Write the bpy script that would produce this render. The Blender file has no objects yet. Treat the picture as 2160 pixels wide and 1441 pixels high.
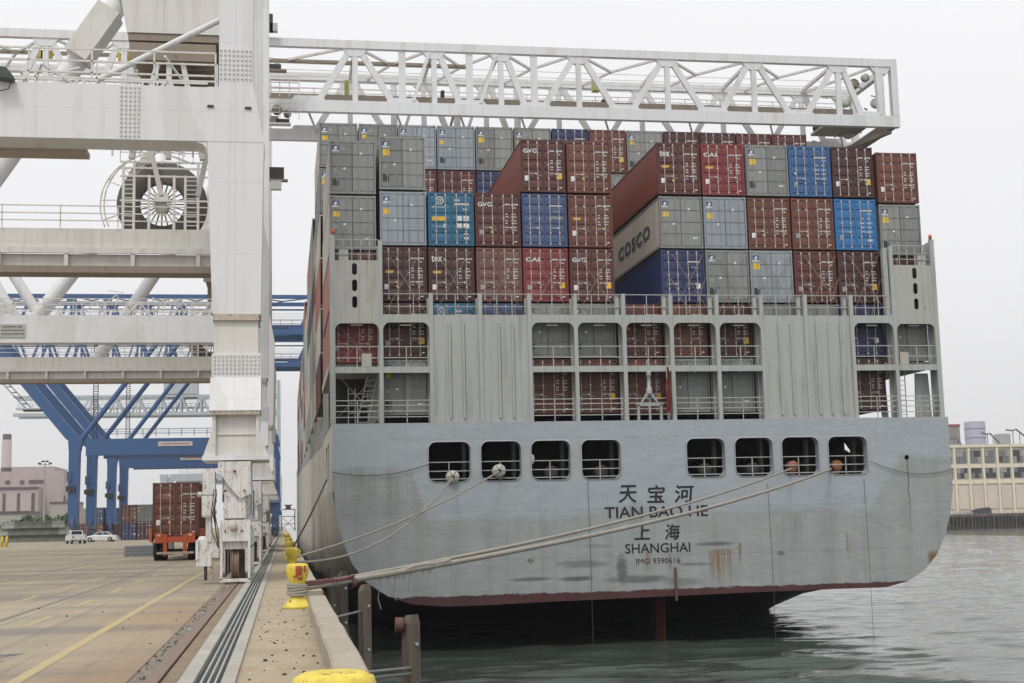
import bpy, math, random
from mathutils import Vector, Matrix
random.seed(7)
sc = bpy.context.scene
COL = sc.collection
# ------------------------------------------------------------------ camera
FOC = 2851.2355
cx, cy = 1080.0, 720.5
CAMZ = 1.75
_v1 = (600-cx, 1108-cy); _v2 = (18000-cx, 700-cy)
_Y = Vector((_v1[0], -_v1[1], -FOC)).normalized()
_X = Vector((_v2[0], -_v2[1], -FOC)).normalized()
_X = (_X - _Y*_X.dot(_Y)).normalized()
_Z = _X.cross(_Y)
RW = Matrix((_X, _Y, _Z))                      # camera axes -> world axes
CAM = Vector((0, 0, CAMZ))
cam_data = bpy.data.cameras.new('camera')
cam = bpy.data.objects.new('camera', cam_data); COL.objects.link(cam)
cam.matrix_world = Matrix.Translation(CAM) @ RW.to_4x4()
cam_data.sensor_width = 36.0
cam_data.lens = 36.0*FOC/2160.0
cam_data.clip_start = 0.5; cam_data.clip_end = 9000
sc.camera = cam
def ray(px, py): return RW @ Vector((px-cx, -(py-cy), -FOC))
def PY(px, py, Y):                              # measured photo point -> world point at depth Y along the quay
    r = ray(px, py); return CAM + r*(Y/r.y)
def PZ(px, py, Z=0.0):
    r = ray(px, py); return CAM + r*((Z-CAMZ)/r.z)
# ------------------------------------------------------------------ world, sun, exposure
SUN_EL, SUN_AZ = math.radians(56), math.radians(205)
w = bpy.data.worlds.new('World'); sc.world = w; w.use_nodes = True
nt = w.node_tree; nt.nodes.clear()
out = nt.nodes.new('ShaderNodeOutputWorld'); bg = nt.nodes.new('ShaderNodeBackground')
sky = nt.nodes.new('ShaderNodeTexSky'); sky.sky_type = 'NISHITA'; sky.sun_disc = False
sky.sun_elevation = SUN_EL; sky.sun_rotation = SUN_AZ; sky.air_density = 1.0; sky.dust_density = 4.0
hs = nt.nodes.new('ShaderNodeHueSaturation'); hs.inputs['Saturation'].default_value = 0.08
tc = nt.nodes.new('ShaderNodeTexCoord'); sep = nt.nodes.new('ShaderNodeSeparateXYZ')
rmp = nt.nodes.new('ShaderNodeMapRange')       # overcast dome: brighter overhead than at the horizon
rmp.inputs['From Min'].default_value = 0.0; rmp.inputs['From Max'].default_value = 1.0
rmp.inputs['To Min'].default_value = 7.7; rmp.inputs['To Max'].default_value = 12.5
cmb = nt.nodes.new('ShaderNodeCombineColor')
ns = nt.nodes.new('ShaderNodeTexNoise'); ns.inputs['Scale'].default_value = 1.6; ns.inputs['Detail'].default_value = 4
mp = nt.nodes.new('ShaderNodeMapping'); mp.inputs['Scale'].default_value = (1, 1, 3.0)
nr = nt.nodes.new('ShaderNodeMapRange'); nr.inputs['From Min'].default_value = .3; nr.inputs['From Max'].default_value = .7
nr.inputs['To Min'].default_value = .965; nr.inputs['To Max'].default_value = 1.03
mu = nt.nodes.new('ShaderNodeMath'); mu.operation = 'MULTIPLY'
mub = nt.nodes.new('ShaderNodeMath'); mub.operation = 'MULTIPLY'; mub.inputs[1].default_value = 1.012
mix = nt.nodes.new('ShaderNodeMix'); mix.data_type = 'RGBA'; mix.inputs['Factor'].default_value = 0.85
L = nt.links.new
L(sky.outputs[0], hs.inputs['Color']); L(tc.outputs['Generated'], sep.inputs[0]); L(sep.outputs['Z'], rmp.inputs['Value'])
L(tc.outputs['Generated'], mp.inputs['Vector']); L(mp.outputs[0], ns.inputs['Vector']); L(ns.outputs['Fac'], nr.inputs['Value'])
L(rmp.outputs[0], mu.inputs[0]); L(nr.outputs[0], mu.inputs[1])
L(mu.outputs[0], cmb.inputs[0]); L(mu.outputs[0], cmb.inputs[1]); L(mu.outputs[0], mub.inputs[0]); L(mub.outputs[0], cmb.inputs[2])
L(hs.outputs[0], mix.inputs['A']); L(cmb.outputs[0], mix.inputs['B']); L(mix.outputs['Result'], bg.inputs['Color'])
bg.inputs['Strength'].default_value = 0.11
L(bg.outputs[0], out.inputs['Surface'])
sd = bpy.data.lights.new('sun', 'SUN'); sd.energy = 1.35; sd.angle = math.radians(14); sd.color = (1.0, .96, .9)
so = bpy.data.objects.new('sun', sd); COL.objects.link(so)
_d = Vector((math.sin(SUN_AZ)*math.cos(SUN_EL), math.cos(SUN_AZ)*math.cos(SUN_EL), math.sin(SUN_EL)))
so.rotation_euler = _d.to_track_quat('Z', 'Y').to_euler()
sc.view_settings.view_transform = 'Standard'; sc.view_settings.look = 'None'
sc.view_settings.exposure = 0.0; sc.view_settings.gamma = 1.0; sc.view_settings.use_curve_mapping = False
# ------------------------------------------------------------------ materials
def lin(c):
    return tuple(((v/255)/12.92 if v/255 <= .04045 else ((v/255+.055)/1.055)**2.4) for v in c)
def A(r, g, b, k=1.9):                         # paint albedo from an as-lit tone under the soft sky
    return tuple(min(.85, v*k) for v in lin((r, g, b)))
_m = {}
class NT:
    def __init__(s, name):
        s.m = bpy.data.materials.new(name); s.m.use_nodes = True; s.t = s.m.node_tree
        s.b = s.t.nodes['Principled BSDF']; s.tc = s.t.nodes.new('ShaderNodeTexCoord')
    def n(s, typ, **kw):
        x = s.t.nodes.new('ShaderNode'+typ)
        for k, v in kw.items():
            if k in x.inputs: x.inputs[k].default_value = v
            else: setattr(x, k, v)
        return x
    def L(s, a, b): s.t.links.new(a, b)
    off = None
    def noise(s, scale=(1, 1, 1), sc_=1.0, detail=4, coord='Object', rough=.6, loc=(0, 0, 0)):
        m = s.n('Mapping'); m.inputs['Scale'].default_value = scale; m.inputs['Location'].default_value = loc
        if s.off: s.L(s.off, m.inputs['Location'])
        s.L(s.tc.outputs[coord], m.inputs['Vector'])
        x = s.n('TexNoise', Scale=sc_, Detail=detail, Roughness=rough); s.L(m.outputs[0], x.inputs['Vector']); return x.outputs['Fac']
    def ramp(s, v, a, b, lo=0., hi=1.):
        x = s.n('MapRange'); x.inputs['From Min'].default_value = a; x.inputs['From Max'].default_value = b
        x.inputs['To Min'].default_value = lo; x.inputs['To Max'].default_value = hi
        s.L(v, x.inputs['Value']); return x.outputs[0]
    def math(s, op, a, b=None, c=None):
        x = s.n('Math', operation=op)
        for i, v in enumerate((a, b, c)):
            if v is None: continue
            if isinstance(v, (int, float)): x.inputs[i].default_value = v
            else: s.L(v, x.inputs[i])
        return x.outputs[0]
    def mix(s, fac, a, b, mode='MIX'):
        x = s.n('Mix', data_type='RGBA', blend_type=mode)
        for k, v in (('Factor', fac), ('A', a), ('B', b)):
            if isinstance(v, (int, float)): x.inputs[k].default_value = v
            elif isinstance(v, tuple): x.inputs[k].default_value = (*v[:3], 1)
            else: s.L(v, x.inputs[k])
        return x.outputs['Result']
    def bump(s, h, strength=.3, dist=.02):
        x = s.n('Bump', Strength=strength, Distance=dist); s.L(h, x.inputs['Height']); s.L(x.outputs[0], s.b.inputs['Normal'])
    def done(s, col, rough=.6, metal=0.):
        if isinstance(col, tuple): s.b.inputs['Base Color'].default_value = (*col[:3], 1)
        else: s.L(col, s.b.inputs['Base Color'])
        if isinstance(rough, (int, float)): s.b.inputs['Roughness'].default_value = rough
        else: s.L(rough, s.b.inputs['Roughness'])
        s.b.inputs['Metallic'].default_value = metal
        return s.m
DIRT = (.16, .13, .10); RUST = (.16, .065, .025)
def paint(name, c, dirt=.35, rust=.15, rough=.55, sc_=.6, streak=True, rand=0.0, dirtc=DIRT, seams=False):
    """weathered paint: blotches, downward grime streaks and specks of rust"""
    if name in _m: return _m[name]
    t = NT(name)
    if rand > 0:                                # every container weathers differently
        oi = t.n('ObjectInfo'); cb = t.n('CombineXYZ')
        for i_, k_ in enumerate((97., 41., 63.)): t.L(t.math('MULTIPLY', oi.outputs['Random'], k_), cb.inputs[i_])
        t.off = cb.outputs[0]
    blot = t.ramp(t.noise((1, 1, 1), sc_, 5), .35, .75)
    st = t.ramp(t.noise((4.5, 4.5, .22), sc_*2.2, 4), .5, .82)
    col = t.mix(t.math('MULTIPLY', blot, dirt*.45), c, tuple(v*.78 for v in c))
    if streak: col = t.mix(t.math('MULTIPLY', st, dirt), col, dirtc)
    if rust > 0:
        sp = t.ramp(t.noise((2.2, 2.2, 1.1), sc_*3.0, 6, rough=.75), .66-.11*rust, .72-.06*rust)
        col = t.mix(t.math('MULTIPLY', sp, min(1, rust*1.4)), col, RUST)
        if streak:
            s2 = t.ramp(t.noise((6, 6, .3), sc_*1.6, 5, loc=(3, 1, 7)), .62, .8)
            col = t.mix(t.math('MULTIPLY', s2, rust*.8), col, (.2, .09, .035))
    if seams:                                   # faint weld seams of the plating
        sx = t.n('SeparateXYZ'); t.L(t.tc.outputs['Object'], sx.inputs[0])
        for ax_, per in ((0, 3.1), (2, 2.35)):
            q = t.math('ABSOLUTE', t.math('SUBTRACT', t.math('FRACT', t.math('DIVIDE', t.math('ADD', sx.outputs[ax_], 500.7), per)), .5))
            col = t.mix(t.ramp(q, 0, .006, .30, 0), col, (.25, .23, .2))
        pt = t.ramp(t.noise((.8, .8, .25), .9, 2, rough=.3, loc=(2, 7, 4)), .60, .63)
        col = t.mix(t.math('MULTIPLY', pt, .35), col, (.50, .50, .46))
    if rand > 0:
        oi = t.n('ObjectInfo'); v = t.ramp(oi.outputs['Random'], 0, 1, 1-rand, 1+rand)
        h = t.n('HueSaturation'); t.L(v, h.inputs['Value']); t.L(col, h.inputs['Color']); col = h.outputs[0]
    t.bump(t.noise((1, 1, 1), 9, 3), .12, .01)
    _m[name] = t.done(col, rough); return _m[name]
def plain(name, c, rough=.6, metal=0.):
    if name in _m: return _m[name]
    t = NT(name); v = t.ramp(t.noise((1, 1, 1), 3, 4), .3, .7, .82, 1.12)
    h = t.n('HueSaturation'); h.inputs['Color'].default_value = (*c, 1); t.L(v, h.inputs['Value'])
    _m[name] = t.done(h.outputs[0], rough, metal); return _m[name]
# crane paints
WHITE = paint('crane_white_paint', (.68, .69, .70), .34, .05, .5, .3, dirtc=(.36, .32, .27), seams=True)
WHITE2 = paint('crane_white_weathered', (.64, .63, .595), .55, .16, .55, .4, dirtc=(.33, .27, .2), seams=True)
WHITE3 = paint('bogie_chipped_white', (.68, .67, .65), .85, .95, .55, 1.9, dirtc=(.20, .14, .10))
RUSTM = paint('flaking_rust', (.45, .40, .33), .7, 1.0, .8, 2.4)
BLUEC = paint('crane_blue_paint', (.038, .10, .245), .35, .08, .45, .3, dirtc=(.06, .08, .12))
BLUED = paint('crane_blue_weathered', (.045, .08, .18), .5, .15, .5, .3)
PALE = paint('far_crane_grey_paint', (.42, .46, .50), .3, .05, .6, .2)
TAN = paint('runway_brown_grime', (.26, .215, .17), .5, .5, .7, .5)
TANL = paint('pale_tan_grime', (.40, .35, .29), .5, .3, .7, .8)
DARK = plain('dark_machinery', (.035, .034, .033), .6)
BLACKH = plain('black_rubber', (.014, .014, .015), .75)
def yellow_mat():
    t = NT('yellow_enamel_chipped')
    oi = t.n('ObjectInfo'); cb = t.n('CombineXYZ')
    for i_, k_ in enumerate((17., 11., 13.)): t.L(t.math('MULTIPLY', oi.outputs['Random'], k_), cb.inputs[i_])
    t.off = cb.outputs[0]
    a = t.ramp(t.noise((1, 1, 1), 3.5, 5), .3, .7); col = t.mix(a, (.74, .60, .075), (.58, .44, .045))
    g_ = t.ramp(t.noise((4, 4, .8), 3.0, 5, rough=.7), .48, .72); col = t.mix(t.math('MULTIPLY', g_, .55), col, (.34, .20, .05))
    w_ = t.ramp(t.noise((1, 1, 1.3), 7.0, 7, rough=.72), .575, .60); col = t.mix(t.math('MULTIPLY', w_, .9), col, (.22, .075, .025))
    k = t.ramp(t.noise((1, 1, 1), 15.0, 4, rough=.6), .66, .68); col = t.mix(t.math('MULTIPLY', k, .85), col, (.50, .48, .42))
    t.bump(t.noise((1, 1, 1), 14, 5, rough=.7), .5, .012)
    return t.done(col, .5)
YEL = yellow_mat()
YEQ = paint('faded_yellow_green', (.40, .38, .12), .4, .3, .6, 1.0)
GALV = plain('galvanised_rail', (.42, .42, .40), .5, .3)
# ship paints
SHIPF = paint('ship_frame_paint', (.40, .415, .395), .62, .30, .6, .5, dirtc=(.12, .12, .10))
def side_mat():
    t = NT('side_shell_bounce_paint'); sx = t.n('SeparateXYZ'); t.L(t.tc.outputs['Object'], sx.inputs[0])
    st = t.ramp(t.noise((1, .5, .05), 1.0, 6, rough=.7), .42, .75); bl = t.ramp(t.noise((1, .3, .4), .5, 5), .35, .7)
    col = t.mix(bl, (.54, .52, .44), (.42, .41, .35)); col = t.mix(t.math('MULTIPLY', st, .6), col, (.17, .14, .09))  # cream base has warm ground bounce put into the colour; dirt streaks over it
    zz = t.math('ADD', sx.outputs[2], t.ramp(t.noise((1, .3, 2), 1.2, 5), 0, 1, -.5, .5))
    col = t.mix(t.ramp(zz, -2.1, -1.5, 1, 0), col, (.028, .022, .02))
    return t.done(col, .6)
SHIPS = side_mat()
SHIPR = paint('ship_rail_paint', (.42, .43, .40), .4, .2, .6, 1)
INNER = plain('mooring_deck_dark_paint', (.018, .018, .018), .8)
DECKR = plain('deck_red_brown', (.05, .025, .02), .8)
INK = plain('black_lettering', (.012, .014, .018), .6)
# ------------------------------------------------------------------ mesh builder
class MB:
    def __init__(s): s.v = []; s.f = []; s.mi = []; s.sm = []
    def add(s, vs, fs, mi=0, smooth=False):
        o = len(s.v); s.v += [tuple(v) for v in vs]
        s.f += [tuple(i+o for i in f) for f in fs]; s.mi += [mi]*len(fs); s.sm += [smooth]*len(fs); return s
    def box(s, x0, x1, y0, y1, z0, z1, mi=0):
        return s.add([(x0,y0,z0),(x1,y0,z0),(x1,y1,z0),(x0,y1,z0),(x0,y0,z1),(x1,y0,z1),(x1,y1,z1),(x0,y1,z1)],
                     [(0,3,2,1),(4,5,6,7),(0,1,5,4),(1,2,6,5),(2,3,7,6),(3,0,4,7)], mi)
    def loft(s, rings, mi=0, cap=True, smooth=False):
        n = len(rings[0]); vs = [p for r in rings for p in r]; fs = []
        for k in range(len(rings)-1):
            for i in range(n):
                j = (i+1) % n; fs.append((k*n+i, k*n+j, (k+1)*n+j, (k+1)*n+i))
        s.add(vs, fs, mi, smooth)
        if cap:
            s.add(rings[0], [tuple(range(n))[::-1]], mi); s.add(rings[-1], [tuple(range(n))], mi)
        return s
    def sheet(s, rows, mi=0, smooth=False):     # open grid
        n = len(rows[0]); fs = []
        for k in range(len(rows)-1):
            for i in range(n-1): fs.append((k*n+i, k*n+i+1, (k+1)*n+i+1, (k+1)*n+i))
        return s.add([p for r in rows for p in r], fs, mi, smooth)
    def _fr(s, a, b):
        a = Vector(a); b = Vector(b); d = (b-a).normalized()
        u = Vector((0, 0, 1)) if abs(d.z) < .95 else Vector((0, 1, 0))
        x = d.cross(u).normalized(); y = x.cross(d).normalized(); return a, b, x, y
    def beam(s, a, b, w, h, mi=0):              # w horizontal, h vertical thickness
        a, b, x, y = s._fr(a, b); x = x*(w/2); y = y*(h/2)
        return s.loft([[a-x-y, a+x-y, a+x+y, a-x+y], [b-x-y, b+x-y, b+x+y, b-x+y]], mi)
    def tube(s, a, b, r, n=8, mi=0, r2=None):
        a, b, x, y = s._fr(a, b); r2 = r if r2 is None else r2
        ring = lambda c, q: [c + x*math.cos(2*math.pi*i/n)*q + y*math.sin(2*math.pi*i/n)*q for i in range(n)]
        return s.loft([ring(a, r), ring(b, r2)], mi, smooth=n > 5)
    def path(s, pts, r, n=6, mi=0):
        rings = []; pts = [Vector(p) for p in pts]
        for k, p in enumerate(pts):
            d = (pts[min(k+1, len(pts)-1)] - pts[max(k-1, 0)]).normalized()
            u = Vector((0, 0, 1)) if abs(d.z) < .95 else Vector((0, 1, 0))
            x = d.cross(u).normalized(); y = x.cross(d).normalized()
            rr = r[k] if isinstance(r, (list, tuple)) else r
            rings.append([p + x*math.cos(2*math.pi*i/n)*rr + y*math.sin(2*math.pi*i/n)*rr for i in range(n)])
        return s.loft(rings, mi, smooth=True)
    def lathe(s, prof, c=(0, 0, 0), n=20, mi=0, axis='z', cap=None):
        if cap is None: cap = not (prof[0] == prof[-1])
        rings = []
        for r, h in prof:
            ring = []
            for i in range(n):
                a = 2*math.pi*i/n; q = (r*math.cos(a), r*math.sin(a))
                ring.append((c[0]+q[0], c[1]+q[1], c[2]+h) if axis == 'z' else (c[0]+q[0], c[1]+h, c[2]-q[1]) if axis == 'y' else (c[0]+h, c[1]+q[0], c[2]+q[1]))
            rings.append(ring)
        return s.loft(rings, mi, cap=cap, smooth=True)
    def prism(s, poly, y0, y1, mi=0):            # polygon in XZ extruded along Y
        return s.loft([[(x, y0, z) for x, z in poly], [(x, y1, z) for x, z in poly]], mi)
    def prismx(s, poly, x0, x1, mi=0):           # polygon in YZ extruded along X
        return s.loft([[(x0, y, z) for y, z in poly], [(x1, y, z) for y, z in poly]], mi)
    def rail(s, a, b, h=1.05, step=1.6, r=.03, lines=(1.0, .55), mi=0):
        a = Vector(a); b = Vector(b); n = max(1, round((b-a).length/step))
        for q in lines: s.beam(a+Vector((0,0,h*q)), b+Vector((0,0,h*q)), 2*r, 2*r, mi)
        for i in range(n+1):
            p = a.lerp(b, i/n); s.beam(p, p+Vector((0,0,h)), 2*r, 2*r, mi)
        return s
    def mesh(s, name):
        me = bpy.data.meshes.new(name); me.from_pydata(s.v, [], s.f)
        me.polygons.foreach_set('material_index', s.mi); me.polygons.foreach_set('use_smooth', s.sm)
        import bmesh
        bm = bmesh.new(); bm.from_mesh(me); bmesh.ops.recalc_face_normals(bm, faces=bm.faces); bm.to_mesh(me); bm.free()
        return me
def thing(name, label, cat, loc=(0, 0, 0), rz=0., group=None):
    o = bpy.data.objects.new(name, None); COL.objects.link(o); o.location = loc; o.rotation_euler = (0, 0, rz)
    o.empty_display_size = .3
    o['label'] = label; o['category'] = cat
    if group: o['group'] = group
    o['_w'] = tuple(loc); return o
def wloc(o):
    v = Vector(o.location)
    while o.parent: o = o.parent; v += Vector(o.location)
    return v
def obj(name, g, mats, parent=None, world=False, loc=(0, 0, 0), stuff=False):
    me = g.mesh(name) if isinstance(g, MB) else g
    if not isinstance(mats, (list, tuple)): mats = [mats]
    if len(me.materials) == 0:
        for m in mats: me.materials.append(m)
    o = bpy.data.objects.new(name, me); COL.objects.link(o)
    for i, m in enumerate(mats):
        if me.materials[i] != m:
            o.material_slots[i].link = 'OBJECT'; o.material_slots[i].material = m
    o.location = loc
    if parent is not None:
        o.parent = parent
        if world: o.location = -wloc(parent)
    if stuff: o['kind'] = 'stuff'
    return o
def tag(o, label, cat, group=None):
    o['label'] = label; o['category'] = cat
    if group: o['group'] = group
    return o
def struct(name, g, mats): o = obj(name, g, mats); o['kind'] = 'structure'; return o
def plate_mesh(name, outer, holes, t, plane='XZ', off=0.0):
    """flat plate with holes, t thick, polygon points in XZ (or YZ)"""
    cu = bpy.data.curves.new(name, 'CURVE'); cu.dimensions = '2D'; cu.fill_mode = 'BOTH'; cu.extrude = t/2
    for poly in [outer]+holes:
        sp = cu.splines.new('POLY'); sp.points.add(len(poly)-1); sp.use_cyclic_u = True
        for i, (a, b) in enumerate(poly): sp.points[i].co = (a, b, 0, 1)
    o = bpy.data.objects.new(name, cu); COL.objects.link(o)
    me = bpy.data.meshes.new_from_object(o.evaluated_get(bpy.context.evaluated_depsgraph_get()))
    bpy.data.objects.remove(o); bpy.data.curves.remove(cu)
    for v in me.vertices:
        a, b, c = v.co
        v.co = (a, off - c, b) if plane == 'XZ' else (off + c, a, b)
    me.materials.clear(); return me
def rrect(x0, x1, z0, z1, r, tl=True, bl=True, n=5):
    pts = []
    for (qx, qz, a0, on) in ((x1-r, z1-r, 0, tl), (x0+r, z1-r, 90, tl), (x0+r, z0+r, 180, bl), (x1-r, z0+r, 270, bl)):
        if on: pts += [(qx+r*math.cos(math.radians(a0+90*i/n)), qz+r*math.sin(math.radians(a0+90*i/n))) for i in range(n+1)]
        else: pts.append((x1 if qx > (x0+x1)/2 else x0, z1 if qz > (z0+z1)/2 else z0))
    return pts
_txt = {}
def text_mesh(s, bold=0.0):
    if (s, bold) in _txt: return _txt[(s, bold)]
    cu = bpy.data.curves.new('lettering', 'FONT'); cu.body = s; cu.size = 1; cu.offset = bold; cu.space_character = 1.0 + 4*bold if len(s) > 1 else 1.0; cu.resolution_u = 3
    o = bpy.data.objects.new('lettering', cu); COL.objects.link(o)
    me = bpy.data.meshes.new_from_object(o.evaluated_get(bpy.context.evaluated_depsgraph_get()))
    bpy.data.objects.remove(o)
    xs = [v.co.x for v in me.vertices]; ys = [v.co.y for v in me.vertices]
    x0, x1, y0, y1 = min(xs), max(xs), min(ys), max(ys)
    vs = [((v.co.x-x0)/(x1-x0), (v.co.y-y0)/(y1-y0)) for v in me.vertices]
    fs = [tuple(p.vertices) for p in me.polygons]
    _txt[(s, bold)] = (vs, fs); return vs, fs
def add_text(mb, s, x0, x1, z0, z1, y, bold=0.0, mi=0, shear=0.0):
    vs, fs = text_mesh(s, bold)
    mb.add([(x0+u*(x1-x0)+shear*v*(z1-z0), y, z0+v*(z1-z0)) for u, v in vs], fs, mi)
# ================================================================== SETTING
# --- quay apron
def ground_mat():
    t = NT('worn_concrete_apron')
    sx = t.n('SeparateXYZ'); t.L(t.tc.outputs['Object'], sx.inputs[0]); X, Y = sx.outputs[0], sx.outputs[1]
    n1 = t.ramp(t.noise((1, 1, 1), .22, 6), .3, .7); n2 = t.noise((1, 1, 1), 6, 5, rough=.7)
    tyre = t.ramp(t.noise((.9, .035, 1), 1.0, 4), .48, .72); band = t.ramp(t.noise((.05, .42, 1), 1.0, 6, rough=.55, loc=(0, 5, 0)), .47, .62)
    col = t.mix(n1, (.42, .355, .25), (.32, .27, .19))
    col = t.mix(t.math('MULTIPLY', n2, .5), col, (.22, .19, .145))
    col = t.mix(t.math('MULTIPLY', tyre, .42), col, (.17, .15, .125))
    col = t.mix(t.math('MULTIPLY', band, .78), col, (.185, .17, .15))
    # rusty wash along the crane rail, strongest near the rail
    d = t.math('ABSOLUTE', t.math('ADD', X, 1.75)); m = t.ramp(t.math('ADD', d, t.ramp(t.noise((.5, .16, 1), 1.2, 5), 0, 1, -1.2, 1.6)), .3, 2.6, 1, 0)
    yb = t.ramp(t.noise((.0, .06, 1), 1, 2, loc=(0, 9, 0)), .38, .6)
    near = t.ramp(Y, 17, 24, 1, 0); yb = t.math('MAXIMUM', yb, near)
    col = t.mix(t.math('MULTIPLY', t.math('MULTIPLY', m, yb), .68), col, (.265, .16, .08))
    spot = t.ramp(t.noise((1, 1, 1), 2.6, 5, rough=.8, loc=(7, 2, 0)), .70, .76)
    col = t.mix(t.math('MULTIPLY', spot, .5), col, (.10, .085, .07))
    vo = t.n('TexVoronoi', feature='DISTANCE_TO_EDGE', Scale=.23); mpp = t.n('Mapping'); mpp.inputs['Scale'].default_value = (1, .6, 1)
    t.L(t.tc.outputs['Object'], mpp.inputs['Vector']); ad = t.n('VectorMath', operation='ADD'); nz = t.n('TexNoise', Scale=.9, Detail=5)
    t.L(t.tc.outputs['Object'], nz.inputs['Vector']); t.L(mpp.outputs[0], ad.inputs[0]); t.L(nz.outputs['Color'], ad.inputs[1]); t.L(ad.outputs[0], vo.inputs['Vector'])
    col = t.mix(t.ramp(vo.outputs['Distance'], 0, .006, .5, 0), col, (.10, .085, .07))
    oil = t.ramp(t.noise((1, .7, 1), .9, 4, rough=.55, loc=(2, 2, 9)), .64, .72); col = t.mix(t.math('MULTIPLY', oil, .5), col, (.13, .11, .09))
    tm = t.math('MULTIPLY', t.ramp(t.noise((2.2, .02, 1), 1.0, 3, loc=(3, 0, 0)), .56, .66), t.ramp(t.noise((.1, .05, 1), 1.0, 2, loc=(6, 0, 0)), .4, .6))
    col = t.mix(t.math('MULTIPLY', tm, .5), col, (.11, .10, .09))
    # slab joints every 6 m, filled dark
    for ax, per, offs in ((X, 6.1, 2.2), (Y, 7.6, 1.0)):
        q = t.math('ABSOLUTE', t.math('SUBTRACT', t.math('FRACT', t.math('DIVIDE', t.math('ADD', ax, offs+6100), per)), .5))
        j = t.ramp(q, .0, .0055, .55, 0)
        col = t.mix(j, col, (.09, .08, .07))
    t.bump(t.noise((1, 1, 1), 18, 5, rough=.7), .35, .02)
    return t.done(col, .85)
GND = ground_mat()
g = MB(); XE = -1.80
# apron tiles in long sheets; finer relief near the camera
g.box(-1200, XE, -40, 2500, -1.2, 0.0)
struct('apron', g, GND)
def conc_mat(name, a, b, spots=.5):
    t = NT(name); n1 = t.ramp(t.noise((1, 1, 1), .8, 6), .3, .7); n2 = t.ramp(t.noise((1, 1, 1), 11, 6, rough=.8), .40, .62)
    col = t.mix(n1, a, b); col = t.mix(t.math('MULTIPLY', n2, .35), col, tuple(v*.55 for v in b))
    s = t.ramp(t.noise((1, 1, 1), 5.5, 3, rough=.6, loc=(2, 8, 1)), .68, .71)
    col = t.mix(t.math('MULTIPLY', s, spots), col, (.07, .06, .05))
    p = t.ramp(t.noise((1, .5, 1), 2.1, 5, loc=(9, 1, 1)), .60, .68)
    col = t.mix(t.math('MULTIPLY', p, spots*.7), col, (.55, .50, .43))
    r = t.ramp(t.noise((.6, .3, 1), 1.3, 4, loc=(1, 3, 5)), .58, .75)
    col = t.mix(t.math('MULTIPLY', r, .35), col, (.27, .15, .07))
    t.bump(t.noise((1, 1, 1), 25, 5, rough=.75), .5, .015)
    return t.done(col, .9)
QUAY = conc_mat('quay_edge_concrete', (.42, .35, .245), (.33, .27, .185))
CURB = conc_mat('curb_concrete', (.43, .385, .31), (.33, .29, .23), .7)
TRENCHC = conc_mat('pale_trench_concrete', (.42, .41, .365), (.33, .32, .285), .3)
PATCH = conc_mat('broken_grout', (.27, .235, .19), (.15, .13, .105), 1.0)
OILY = conc_mat('oily_rail_concrete', (.27, .21, .14), (.19, .145, .095), .35)
STEELR = paint('rusty_rail_steel', (.19, .125, .09), .5, .5, .5, 2)
TROUGH = plain('dark_cable_trough', (.10, .105, .11), .5)
# strips from the apron edge to the water
def strip(name, x0, x1, z0, z1, m, y0=-40, y1=900, kind=True):
    o = obj(name, MB().box(x0, x1, y0, y1, z0, z1), m); o['kind'] = 'structure'; return o
strip('grout_strip', XE, -1.60, -1.2, -.012, PATCH)
rail_o = strip('crane_rail', -1.60, -1.43, -1.2, .012, STEELR)
strip('rail_groove', -1.43, -1.40, -1.2, -.06, DARK)
strip('rail_concrete', -1.40, -1.185, -1.2, -.006, OILY)
# cable trench: pale kerbs with four steel channels between them
strip('trench_kerb', -1.185, -1.01, -1.2, .035, TRENCHC)
strip('trench_kerb', -.70, -.545, -1.2, .04, TRENCHC)
strip('trench_floor', -1.01, -.70, -1.2, -.07, TROUGH)
for x in (-.935, -.855, -.775): strip('trench_ridge', x-.011, x+.011, -.07, .012, GALV)
strip('quay_slab', -.545, .88, -1.2, 0.0, QUAY)
strip('quay_wall', -.5, .5, -9, -1.2, plain('shadow_dark_concrete', (.035, .033, .03), .7))  # wall colour near-black: shadow under the quay slab painted in
# curbs: rounded-off timber-like concrete blocks with gaps at the bollards
def curb_block(y0, y1, label):
    r = []
    n = max(2, int((y1-y0)/1.2))
    for k in range(n+1):
        y = y0+(y1-y0)*k/n; j = random.uniform(-.012, .012) if 0 < k < n else 0
        x0, x1, z, b = .485+j, .84+j*.6, .30+j*.5, .03
        r.append([(x0, y, 0.001), (x1, y, 0.001), (x1, y, z-b), (x1-b, y, z), (x0+b, y, z), (x0, y, z-b)])
    tag(obj('concrete_curb', MB().loft(r), CURB), label, 'curb', 'concrete curbs along the quay edge')
ords = ['nearest', 'second', 'third', 'fourth', 'fifth', 'sixth', 'seventh', 'eighth', 'ninth', 'tenth']
for k, (a, b) in enumerate([(-6, 28.6), (30.6, 49.6), (51.8, 71), (73.2, 92.4), (94.5, 114)]):
    curb_block(a, b, f'{ords[k]} worn concrete curb block counted from the camera along the quay edge')
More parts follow.
